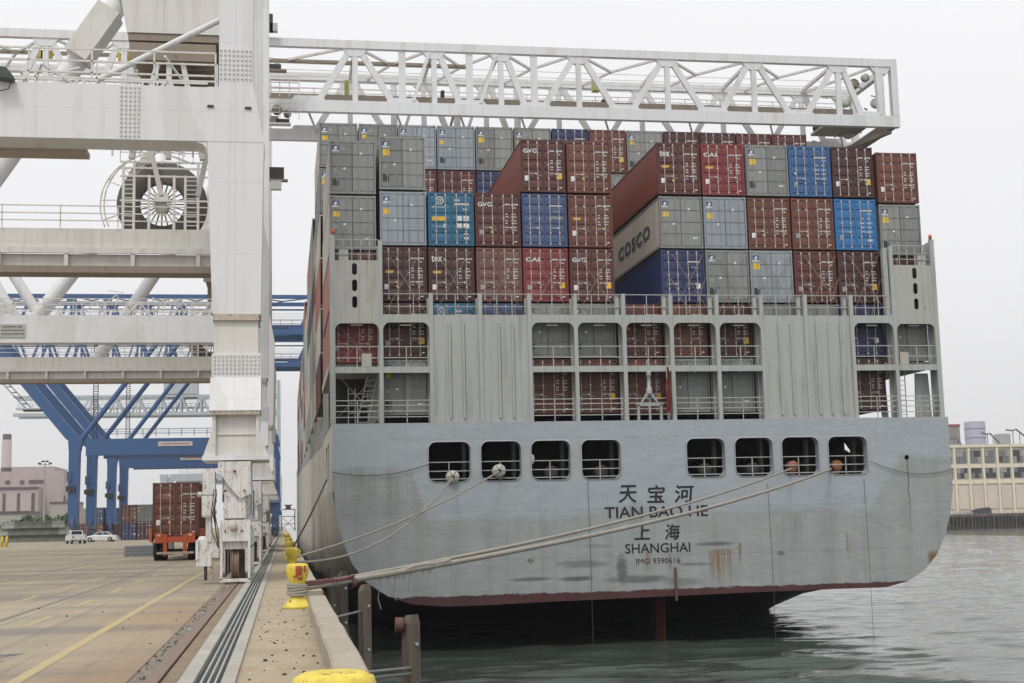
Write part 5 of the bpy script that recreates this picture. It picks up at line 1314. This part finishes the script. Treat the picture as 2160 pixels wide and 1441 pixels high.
for i, (a, b, label) in enumerate([(PY(770, 1419, 18.6), PY(866, 1409, 21.4), 'pale waler bar between the quay edge and the nearest pile'), (PY(770, 1432, 18.6), PY(866, 1421, 21.4), 'lower waler bar between the quay edge and the nearest pile'),
                                   (PY(690, 1307, 26.5), PY(762, 1289, 29), 'waler bar between the quay edge and the second pile')]):
    tag(obj('waler', MB().tube(a, b, .024, 8), paint('waler_grey', (.17, .17, .16), .4, .3, .6, 2)), label, 'beam')
for k, y in enumerate((33, 42, 52, 62, 75, 88)):
    t = thing('quay_fender', f'black rubber fender hung on the quay face, {ORD[k]} from the camera', 'fender', (1.2, y, -1.0), 0, 'black rubber fenders on the quay face')
    obj('cylinder', MB().lathe([(.0, -1.2), (.34, -1.2), (.36, -1.1), (.36, 1.1), (.34, 1.2), (0, 1.2)], n=18, axis='y'), BLACKH, t)
    obj('chain', MB().path([(-.3, -.9, .9), (-.1, -1.0, .5), (0, -1.1, .1)], .03, 5), DARK, t)
    obj('chain', MB().path([(-.3, .9, .9), (-.1, 1.0, .5), (0, 1.1, .1)], .03, 5), DARK, t)
# ================================================================== APRON OBJECTS
# trailer with container
ty = 75.5; xl = PY(321, 1100, ty).x; xr = xl+2.44
tl = thing('trailer', 'orange skeletal trailer carrying the rust-brown container, seen from behind', 'trailer', ((xl+xr)/2, ty, 0))
ORG = paint('orange_trailer_paint', (.50, .085, .025), .4, .2, .5, 1.5)
g = MB()
for x in (-.62, .42): g.box(x, x+.20, -.25, .0, .28, 1.42)
g.box(-1.0, 1.0, -.2, .06, .98, 1.28); g.box(-1.05, -.66, -.22, .0, .95, 1.5); g.box(.62, 1.05, -.22, .0, .95, 1.5)
obj('rear_frame', g, ORG, tl)
obj('bumper', MB().box(-.95, 1.0, -.28, -.2, .36, .48), [paint('bumper_stripe', (.45, .35, .32), .3, .4, .5, 3)], tl)
g = MB()
for x in (-.55, .45): g.box(x-.08, x+.08, 0.0, 11.5, .95, 1.22)
for k in range(5): g.box(-1.2, 1.2, 1.5+2.3*k, 1.7+2.3*k, 1.05, 1.25)
g.box(-1.34, -1.22, -.1, 1.0, 1.0, 1.75); g.box(1.22, 1.34, .3, 9.5, 1.0, 1.7)
obj('chassis', g, ORG, tl)
for yy in (1.0, 2.4):
    obj('axle', MB().tube((-1.1, yy, .52), (1.1, yy, .52), .07, 8), DARK, tl)
    for x in (-1.18, -.86, .62, .94):
        wl = obj('wheel', MB().lathe([(.28, 0), (.48, 0), (.52, .05), (.52, .22), (.48, .27), (.28, .27)], (x, yy, .52), 22, axis='x'), BLACKH, tl)
        obj('rim', MB().lathe([(0, .06), (.2, .06), (.28, .02), (.28, .25), (.2, .2), (0, .2)], (x, yy, .52), 16, axis='x'), GALV, wl)
for x in (-.85, .8): obj('tail_light', MB().box(x-.08, x+.08, -.235, -.222, 1.32, 1.42), plain('pale_reflector', (.6, .5, .45), .4), tl)
CNAME['trailer_brown'] = 'rust-brown'
ct = container(xl, ty+.1, 1.28, 'trailer_brown', 'rust-brown container standing on the orange trailer', None, 0, group=None)
g = MB(); add_text(g, 'HBB', .55, .88, 2.15, 2.32, YM-.004, .02); quad(g, .5, 2.05, .42, .03, 5)
obj('door_print', g, MK[5], ct)
# tractor far ahead is hidden behind the crane leg
# low concrete blocks
for k, (px, w_, h_, yy, lab) in enumerate(((262, 1.75, .68, 89, 'left low grey block of the pair left of the orange trailer'), (320, 1.3, .82, 92, 'right low grey block of the pair left of the orange trailer'))):
    p = PY(px, 1170, yy); t = thing('concrete_block', lab, 'block', (p.x+w_/2, yy, 0), 0, 'low grey blocks by the trailer')
    for z in range(4): obj('course', MB().box(-w_/2+.01*(z % 2), w_/2-.01*(z % 2), 0, 1.6, z*h_/4+.004, (z+1)*h_/4-.012), conc_mat('block_grey', (.24, .25, .27), (.19, .2, .21), .1) if 'blk' not in _m else _m['blk'], t)
# ground container stacks
for (px, yy, z, c, lab) in ((255, 222, 2.62, 'brown', 'rust-brown container on top of the navy one on the apron'), (255, 222, 0, 'navy', 'navy container on the ground beside the blue crane legs'),
                            (287.5, 222, 2.62, 'grey', 'grey container on top of the dark red one on the apron'), (287.5, 222, 0, 'maroon', 'dark red container on the ground left of the trailer'),
                            (189, 262, 2.9, 'slate_blue', 'slate blue container on the orange-red one behind the blue crane legs, left'), (189, 262, 0, 'brown', 'rust-red container on the ground behind the blue crane legs, left'),
                            (212, 263, 2.9, 'slate_blue', 'slate blue container behind the blue crane legs, right one'), (212, 263, 0, 'dark_red', 'dark red container on the ground behind the blue crane legs, right'),
                            (160, 266, 0, 'brown', 'rust-brown container at the left end of the row behind the cranes'), (160, 266, 2.9, 'cream', 'cream container at the left end, upper of two')):
    p = PY(px, 1120, yy); container(p.x, yy, z, c, lab, None, 1, group='containers stacked on the apron')
# cars
GLASS = plain('car_glass', (.03, .035, .04), .08); CARW = plain('white_car_paint', (.62, .63, .63), .3); TAIL = plain('tail_lamp_red', (.35, .03, .03), .3)
def wheel(parent, x, y, r=.34):
    wl = obj('wheel', MB().lathe([(.18, -.1), (r-.03, -.11), (r, -.07), (r, .07), (r-.03, .11), (.18, .1)], (x, y, r), 18, axis='y'), BLACKH, parent)
    obj('rim', MB().lathe([(0, -.1), (.12, -.115), (.2, -.09), (.2, .09), (.12, .115), (0, .1)], (x, y, r), 14, axis='y'), GALV, wl)
def sedan(x, y, rz, label):                     # length along local x
    t = thing('parked_car', label, 'car', (x, y, 0), rz)
    L_ = 4.7; secs = []
    for s, hh in ((-2.35, .62), (-2.25, .82), (-1.4, .95), (1.2, .93), (2.1, .80), (2.35, .58)):
        wd = .90 if abs(s) < 2.2 else .78
        secs.append([(s, -wd, .26), (s, wd, .26), (s, wd, hh-.12), (s, wd-.1, hh), (s, -wd+.1, hh), (s, -wd, hh-.12)])
    obj('body', MB().loft(secs, smooth=False), CARW, t)
    cb = [(-1.85, .93), (-1.0, 1.40), (.25, 1.43), (1.15, .94)]
    g = MB().loft([[(x_*1.0, -.80+.14*(z_ > 1.2), z_) for x_, z_ in cb], [(x_, .80-.14*(z_ > 1.2), z_) for x_, z_ in cb]])
    cab = obj('cabin', g, CARW, t)
    for sgn in (-1, 1):
        for wx in ([(-1.5, 1.0), (-.92, 1.34), (-.42, 1.36), (-.42, 1.0)], [(-.34, 1.0), (-.34, 1.36), (.2, 1.37), (.85, 1.0)]):
            obj('side_window', MB().add([(a, sgn*(.80-.14*((b-.93)/.5)+.012), b) for a, b in wx], [(0, 1, 2, 3)]), GLASS, cab)
    obj('windscreen', MB().add([(1.12, -.7, .98), (1.12, .7, .98), (.33, .58, 1.39), (.33, -.58, 1.39)], [(0, 1, 2, 3)]), GLASS, cab)
    obj('rear_window', MB().add([(-1.80, -.7, .98), (-1.80, .7, .98), (-1.08, .58, 1.38), (-1.08, -.58, 1.38)], [(0, 1, 2, 3)]), GLASS, cab)
    for a in (-1.42, 1.42):
        for b in (-.82, .82): wheel(t, a, b)
    for b in (-.62, .62): obj('headlight', MB().box(2.28, 2.36, b-.16, b+.16, .52, .66), plain('lamp_clear', (.5, .5, .5), .2), t); obj('tail_light', MB().box(-2.37, -2.28, b-.16, b+.16, .56, .72), TAIL, t)
    return t
p = PZ(214, 1143); sedan(p.x, p.y, math.radians(172), 'white saloon car parked side-on, right of the pickup truck')
def pickup(x, y, rz, label):
    t = thing('pickup_truck', label, 'truck', (x, y, 0), rz)
    g = MB(); g.box(-2.6, -.5, -.92, -.84, .5, 1.12); g.box(-2.6, -.5, .84, .92, .5, 1.12); g.box(-2.6, -.5, -.84, .84, .5, .62); g.box(-.6, -.5, -.84, .84, .62, 1.12)
    obj('cargo_bed', g, CARW, t); obj('tailgate', MB().box(-2.68, -2.61, -.86, .86, .55, 1.1), CARW, t)
    obj('body', MB().loft([[(a, -.92, .42), (a, .92, .42), (a, .92, h), (a, -.92, h)] for a, h in ((-.5, 1.1), (1.0, 1.12), (2.3, 1.05), (2.55, .8))]), CARW, t)
    cab = obj('cabin', MB().loft([[(a, -w_, z) for a, w_, z in ((-.48, .86, 1.1), (-.40, .74, 1.72), (.7, .74, 1.72), (1.25, .86, 1.12))], [(a, w_, z) for a, w_, z in ((-.48, .86, 1.1), (-.40, .74, 1.72), (.7, .74, 1.72), (1.25, .86, 1.12))]]), CARW, t)
    obj('rear_window', MB().add([(-.485, -.68, 1.2), (-.485, .68, 1.2), (-.43, .62, 1.62), (-.43, -.62, 1.62)], [(0, 1, 2, 3)]), GLASS, cab)
    for s in (-1, 1): obj('side_window', MB().add([(-.3, s*.862, 1.16), (.95, s*.862, 1.16), (.6, s*.77, 1.62), (-.25, s*.77, 1.62)], [(0, 1, 2, 3)]), GLASS, cab)
    for a in (-1.7, 1.65):
        for b in (-.8, .8): wheel(t, a, b, .38)
    for b in (-.82, .82): obj('tail_light', MB().box(-2.70, -2.60, b-.07, b+.07, .72, 1.05), TAIL, t)
    obj('rear_bumper', MB().box(-2.78, -2.69, -.85, .85, .42, .54), GALV, t)
    return t
p = PZ(160, 1147); pickup(p.x, p.y, math.radians(108), 'white pickup truck parked tail-on with its cargo bed towards the camera')
# bollard posts at far left
for k, px in enumerate((4, 14)):
    p = PZ(px, 1155); t = thing('guard_post', ['yellow guard post at the left edge of the view', 'yellow guard post just right of the one at the left edge'][k], 'post', (p.x, p.y, 0), 0, 'yellow guard posts')
    obj('post', MB().lathe([(0, 0), (.16, 0), (.16, 1.15), (.1, 1.22), (0, 1.24)], n=14), YEL, t); obj('foot', MB().box(-.3, .3, -.3, .3, 0, .06), YEL, t)
# concrete barriers stacked in three courses
BAR = conc_mat('barrier_concrete', (.33, .34, .30), (.22, .24, .2), .5)
bme = MB().loft([[(-3.9, -.3, 0), (-3.9, .3, 0), (-3.9, .12, .45), (-3.9, .09, .92), (-3.9, -.09, .92), (-3.9, -.12, .45)], [(3.9, -.3, 0), (3.9, .3, 0), (3.9, .12, .45), (3.9, .09, .92), (3.9, -.09, .92), (3.9, -.12, .45)]]).mesh('concrete_barrier')
for rI in range(3):
    for k in range(6-rI):
        px = 5+k*27; p = PY(px, 1130, 232)
        o = obj('concrete_barrier', bme, BAR, loc=(p.x+rI*.9, 232, rI*1.12)); o.scale = (.5, 1.6, 1.2)
        tag(o, f'grey concrete barrier, {ORD[k]} from the left, {["bottom", "middle", "top"][rI]} course behind the cars', 'barrier', 'grey concrete barriers behind the cars')
# bushes and grass bank
def leaf_mat(name, c):
    t = NT(name); oi = t.noise((1, 1, 1), .35, 5); col = t.mix(t.ramp(oi, .3, .7), c, tuple(v*1.9 for v in c)); return t.done(col, .8)
LEAF = leaf_mat('scrub_green', (.045, .07, .03))
def bush(x, y, w_, h_, label, n=420, seed=0, d=6):
    r = random.Random(seed); g = MB()
    for k in range(n):
        u = r.uniform(-1, 1); v = r.uniform(-1, 1); top = h_*(1-.55*u*u)*(0.75+.25*math.sin(u*7+seed)); z = top*r.random()**.45
        s = r.uniform(.25, .6)*max(.6, h_/5); p = Vector((u*w_/2, v*d/2*(1-u*u*.4), z))
        a = Vector((r.uniform(-1, 1), r.uniform(-1, 1), r.uniform(-1, 1))).normalized()*s; b = a.cross(Vector((r.uniform(-1, 1), r.uniform(-1, 1), r.uniform(-1, 1)))).normalized()*s
        g.add([p-a, p+b, p+a, p-b], [(0, 1, 2, 3)])
    t = thing('bush', label, 'bush', (x, y, 0), 0, 'scrub bushes beyond the barriers')
    obj('foliage', g, LEAF, t); g = MB()
    for k in range(4): g.tube((r.uniform(-.3, .3)*w_, 0, 0), (r.uniform(-.4, .4)*w_, 0, h_*.6), .09, 5)
    obj('stem', g, WOODD, t); return t
for k, (px, yy, w_, h_) in enumerate(((10, 330, 20, 4.5), (50, 350, 22, 5.5), (95, 370, 24, 6), (140, 360, 18, 5.5), (165, 420, 16, 7), (205, 470, 26, 6.5), (235, 430, 16, 5.5))):
    p = PY(px, 1110, yy); bush(p.x, yy, w_, h_, f'dark green scrub bush, {ORD[k]} from the left below the power station', 700, k)
# light mast
p = PY(92, 1110, 300)
t = thing('light_mast', 'tall grey lighting mast in front of the power station', 'lamp post', (p.x, 300, 0))
obj('pole', MB().tube((0, 0, 0), (0, 0, 16), .22, 10, r2=.14), GALV, t)
for k, (dx, dz) in enumerate(((-1.1, 15.8), (-.4, 16.2), (.4, 16.2), (1.1, 15.8))): obj('lamp_head', MB().box(dx-.28, dx+.28, -.4, .4, dz, dz+.3), DARK, t)
obj('cross_arm', MB().box(-1.3, 1.3, -.06, .06, 15.6, 15.75), GALV, t)
# power station
yy = 620; BR = paint('mauve_brick', (.40, .335, .335), .25, 0, .8, .05); BRD = plain('dark_brick_band', (.11, .08, .085), .8)
pl, pm, pr = PY(-30, 1080, yy).x, PY(80, 1080, yy).x, PY(108, 1080, yy).x
ps = thing('power_station', 'mauve brick power station with tall blank bays, left background', 'building', (pl, yy, 0))
W1 = PY(95, 1080, yy).x-pl; zt1 = PY(60, 985, yy).z; zt2 = PY(60, 1022, yy).z
obj('wall', MB().box(0, W1+6, 10, 60, 0, zt1-1.5), BR, ps); obj('upper_block', MB().box(8, W1+1.5, 12, 50, zt1-1.5, zt1+.6), BR, ps)
fb = obj('front_wall', MB().box(0, PY(80, 1050, yy).x-pl, 0, 10, 0, zt2-1), BR, ps)
for k in range(3):
    a = PY(-12+30.5*k-8, 1050, yy).x-pl; obj('bay_column', MB().box(a+5.1, a+6.4, -.3, -.02, 4.9, zt2-3.8), BRD, fb); obj('bay_recess', MB().box(a, a+5.0, -.25, -.01, 5, zt2-4.0), plain('pale_bay', (.44, .37, .37), .8), fb)
obj('roof_band', MB().box(-.2, PY(80, 1050, yy).x-pl+.2, -.3, 0-.02, zt2-2.2, zt2-1), BRD, fb)
for px in (2, 33): a = PY(px, 1016, yy).x-pl; obj('louvre', MB().box(a, a+1.8, 9.7, 9.98, PY(px, 1020, yy).z, PY(px, 1012, yy).z), BRD, ps)
a = PY(52, 1016, yy).x-pl; obj('louvre', MB().box(a, a+7, 9.7, 9.98, PY(52, 1019, yy).z, PY(52, 1011, yy).z), BRD, ps)
obj('base_band', MB().box(-.2, W1+6.3, -.4, -.05, 0, 5), plain('pale_band', (.4, .36, .34), .8), ps)
g = MB()
for k in range(6): g.box(W1+6.0, W1+8.4, 11+.2*k, 13, 4+2.2*k, 4.3+2.2*k)
g.box(W1+6.2, W1+6.6, 11, 12, 0, 17); g.box(W1+8, W1+8.3, 11, 12, 0, 17); obj('outer_stair', g, BRD, ps)
cp = PY(13, 1000, yy+30); zc = PY(13, 916, yy+30).z; zb_ = PY(13, 928, yy+30).z; zm_ = PY(13, 975, yy+30).z
st = thing('chimney', 'tall round brick chimney with dark top band behind the power station', 'chimney', (cp.x, yy+30, 0))
obj('shaft', MB().lathe([(2.5, 0), (2.1, zb_), (2.1, zb_), (0, zb_)], n=24), BR, st); obj('top_band', MB().lathe([(1.9, zb_), (1.95, zc), (1.5, zc)], n=24), BRD, st)
obj('middle_ring', MB().lathe([(2.3, zm_-9.0), (2.45, zm_-9), (2.45, zm_-8.3), (2.3, zm_-8.3)], n=24), BRD, st); obj('lower_band', MB().lathe([(2.58, 0), (2.42, zm_-2.5)], n=24), BRD, st)
# far sheds in the left background
for px0, px1, pt, yy, c, lab in ((105, 160, 1063, 560, (.34, .31, .29), 'low pale shed far behind the scrub, left of the blue crane'), (-60, 60, 1086, 420, (.36, .36, .34), 'long low wall-like shed behind the scrub at the left edge')):
    a, b = PY(px0, 1090, yy), PY(px1, 1090, yy); t = thing('shed', lab, 'building', ((a.x+b.x)/2, yy, 0)); hwid = (b.x-a.x)/2; hz = PY(px0, pt, yy).z
    obj('wall', MB().box(-hwid, hwid, 0, 20, 0, hz), plain('shed_%d' % yy, c, .8), t); obj('roof', MB().prism([(-hwid-.3, hz), (hwid+.3, hz), (hwid, hz+.8), (-hwid, hz+.8)], -.3, 20), BRD, t)
# low harbour mast where the quay meets the ship
p = PY(608, 1075, 420)
t = thing('navigation_tower', 'small dark lattice tower far down the quay between crane and ship', 'tower', (p.x, 420, 0)); g = MB()
for dx in (-2, 2):
    for dy in (0, 3): g.box(dx-.15, dx+.15, dy, dy+.3, 0, 6.5)
for z in (2, 4.3, 6.4): g.box(-2.2, 2.2, -.1, 3.3, z, z+.2)
g.beam((-2, 0, .3), (2, 0, 4.3), .15, .15); g.beam((2, 0, .3), (-2, 0, 4.3), .15, .15); obj('lattice', g, DARK, t)
obj('cabin', MB().prism([(-1.0, 6.6), (1.0, 6.6), (.6, 7.3), (1.3, 7.9), (-1.3, 7.9), (-.6, 7.3)], 0, 2.5), DARK, t)
# ================================================================== FAR PIER ON THE RIGHT
YP = 456
xp0 = PY(1960, 1100, YP).x; XP1 = xp0+260
struct('far_pier', MB().box(xp0-6, XP1, YP, YP+130, -1.0, 0.0), conc_mat('pier_deck_edge', (.20, .175, .14), (.13, .115, .095), .4))
struct('far_land', MB().box(xp0-200, 2500, YP+130, 2900, -6, .3), plain('far_land', (.16, .17, .14), .9))
struct('pier_wall', MB().box(xp0-4, XP1, YP+2, YP+3, -6, -1.0), INNER)
rr = random.Random(9)
for k in range(48):
    x = xp0-4+k*1.45+rr.uniform(-.3, .3); 
    if x > xp0+64: break
    pale = k % 6 == 2
    o = obj('pier_pile', MB().tube((0, 0, -6.3+4.8), (rr.uniform(-.05, .05), 0, 4.5 if not pale else 4.9), .30 if not pale else .24, 8), WOODD if not pale else WOOD, loc=(x, YP-.2 if not pale else YP-.5, -4.8))
    tag(o, ('pale' if pale else 'dark')+f' timber pile under the far pier', 'pile', 'pale piles under the far pier' if pale else 'dark piles under the far pier')
YW = 480
wx0 = PY(1985, 1000, YW).x
wh = thing('warehouse', 'cream concrete warehouse with a grid of windows on the far pier', 'building', (wx0, YW, 0))
CRM = paint('cream_render', (.74, .67, .52), .3, .03, .8, .1); CRD = paint('cream_panel', (.64, .57, .47), .3, .02, .8, .08); WGL = plain('warehouse_window_grey', (.06, .065, .07), .35)
PANE = [plain('pane_grey', (.16, .17, .18), .3), plain('pane_dark', (.025, .028, .034), .25), plain('pane_pale', (.33, .32, .30), .5)]
zr = PY(2090, 940, YW).z; NB = 12; bw = (PY(2140, 1000, YW).x-PY(2110, 1000, YW).x)
zs = [PY(2090, y, YW).z for y in (1065, 1020, 1008, 986, 976, 950)]
obj('wall', MB().box(0, NB*bw, .5, 40, 0, zr-.6), CRD, wh)
obj('roof_parapet', MB().box(-.3, NB*bw+.3, -.35, 40, zr-.6, zr+.5), CRM, wh)
for z in (zs[1]+.7, zs[3]+.6): obj('floor_band', MB().box(-.1, NB*bw, .1, .5, z-.7, z+.5), CRM, wh)
for k in range(NB+1): obj('pilaster', MB().box(k*bw-.45, k*bw+.45, -.2, .5, .0, zr-.6), CRM, wh)
pme = {}
for k in range(NB):
    for fl_i, (z0, z1) in enumerate(((zs[2], zs[3]), (zs[4], zs[5]))):
        x0_, x1_ = k*bw+.8, (k+1)*bw-.8
        key = fl_i
        if key not in pme: pme[key] = MB().box(0, x1_-x0_, .28, .42, 0, z1-z0).mesh('window')
        wd_ = obj('window', pme[key], WGL, wh, loc=(x0_, 0, z0))
        for q in range(3):
            for s in range(2):
                kk = ('p', fl_i)
                if kk not in pme: pme[kk] = MB().box(.06, (x1_-x0_)/3-.06, .18, .27, .06, (z1-z0)/2-.08).mesh('pane')
                obj('pane', pme[kk], PANE[rr.choice((0, 1, 1, 2) if fl_i == 0 else (0, 2, 0, 1))], wd_, loc=((x1_-x0_)/3*q, 0, (z1-z0)/2*s))
    obj('loading_door', MB().box(k*bw+.9, (k+1)*bw-.9, .2, .45, 1.8, zs[1]-.9), CRD if k % 2 else plain('pale_door', (.60, .52, .46), .8), wh)
# tank, block and roof gear behind
p = PY(2058, 930, 560); z1 = PY(2058, 891, 560).z
t = thing('storage_tank', 'tall pale lavender round tank rising behind the warehouse', 'tank', (p.x, 560, 0))
obj('shell', MB().lathe([(4.5, 0), (4.5, z1), (4.3, z1+.3), (0, z1+.6)], n=28), plain('lavender_steel', (.34, .34, .42), .6), t)
for k in range(3): obj('hoop', MB().lathe([(4.52, 0), (4.62, 0), (4.62, .4), (4.52, .4)], (0, 0, z1-3-4*k), 28), plain('lavender_steel', (.34, .34, .42), .6), t)
a, b = PY(2000, 930, 600), PY(2026, 930, 600); z1 = PY(2015, 895, 600).z
t = thing('tower_block', 'grey block with a red cornice half hidden behind the ship', 'building', ((a.x+b.x)/2, 600, 0)); hwid = (b.x-a.x)/2
obj('wall', MB().box(-hwid, hwid, 0, 12, 0, z1-1), plain('block_wall_grey', (.25, .23, .22), .8), t); obj('cornice', MB().box(-hwid-.2, hwid+.2, -.3, 12, z1-1, z1), plain('red_cornice', (.30, .06, .05), .8), t)
for k, (pa, pb) in enumerate((((2070, 913), (2112, 942)), ((2122, 907), (2170, 930)), ((2004, 925), (2030, 944)))):
    A_ = PY(*pa, 495); B_ = PY(*pb, 495); t = thing('conveyor_arm', ['left', 'right', 'lowest'][k]+' dark curved conveyor arm on the warehouse roof', 'conveyor', (A_.x, 495, zr))
    o = Vector((A_.x, 495, zr)); m_ = A_.lerp(B_, .45)+Vector((0, 0, 2.2))
    obj('arm', MB().path([Vector(A_)-o, Vector(A_).lerp(B_, .3)+Vector((0, 0, 1.0))-o, m_-o, Vector(B_)-o+Vector((0, 0, .6))], .35, 6), plain('steel_dark_grey', (.09, .10, .11), .6), t)
    g = MB()
    for u in (.3, .6, .9): q_ = A_.lerp(B_, u)-o; g.box(q_.x-.12, q_.x+.12, -.1, .1, -3, max(.5, q_.z+1.2))
    obj('support', g, plain('steel_dark_grey', (.09, .10, .11), .6), t)
p = PY(2120, 925, 500); t = thing('roof_cabin', 'small grey cabin on the warehouse roof between the conveyor arms', 'cabin', (p.x, 500, zr))
obj('wall', MB().box(-2.4, 2.4, 0, 4, -2, PY(2120, 915, 500).z-zr), plain('cabin_grey', (.30, .32, .33), .6), t); obj('window', MB().box(-2, 2, -.1, -.01, .5, 1.6), WGL, t)
# vehicles and covered goods on the pier
p = PY(2068, 1068, 462); t = thing('covered_load', 'long load under black tarpaulin on the far pier', 'load', (p.x, 462, 0))
obj('tarpaulin', MB().loft([[(-3.6, -1, 0), (-3.6, 1, 0), (-3.4, .8, 1.2), (-3.4, -.8, 1.2)], [(-1, -1.1, 0), (-1, 1.1, 0), (-1, .9, 1.9), (-1, -.9, 1.9)], [(3.2, -1.1, 0), (3.2, 1.1, 0), (3.0, .9, 2.3), (3.0, -.9, 2.3)], [(3.8, -1, 0), (3.8, 1, 0), (3.8, .8, 1.6), (3.8, -.8, 1.6)]]), plain('black_tarp', (.03, .032, .035), .5), t)
obj('pallet', MB().box(-5.6, -3.5, -1, 1, 0, .8), plain('pallet_grey', (.3, .31, .27), .8), t)
p = PY(2024, 1072, 460)
t = thing('boat_hull', 'small pale boat lying on the far pier beside the ship stern', 'boat', (p.x, 460, 0))
obj('hull', MB().loft([[(-2.6, -.1, .5), (-2.6, .1, .5), (-2.6, .1, .9), (-2.6, -.1, .9)], [(-1, -.8, .1), (-1, .8, .1), (-1, 1, 1.0), (-1, -1, 1.0)], [(2.2, -.8, .1), (2.2, .8, .1), (2.2, 1, 1.0), (2.2, -1, 1.0)]]), plain('boat_white', (.55, .56, .55), .5), t)
obj('deck', MB().box(-.8, 2.0, -.8, .8, 1.0, 1.12), plain('pallet_grey', (.3, .31, .27), .8), t)
# ================================================================== HAZE
hz = MB().box(-260, 420, -28, 700, -10.5, 60).mesh('haze')
hm = bpy.data.materials.new('haze_air'); hm.use_nodes = True; hn = hm.node_tree; hn.nodes.clear()
ho = hn.nodes.new('ShaderNodeOutputMaterial'); hv = hn.nodes.new('ShaderNodeVolumePrincipled')
hv.inputs['Density'].default_value = .0002; hv.inputs['Color'].default_value = (.93, .94, .96, 1); hv.inputs['Anisotropy'].default_value = .2
hn.links.new(hv.outputs[0], ho.inputs['Volume'])
HAZE = True
if HAZE:
    h = obj('haze', hz, hm); h['kind'] = 'stuff'; h['label'] = 'pale haze hanging over the harbour'
for o in list(bpy.data.objects):
    if '_w' in o: del o['_w']
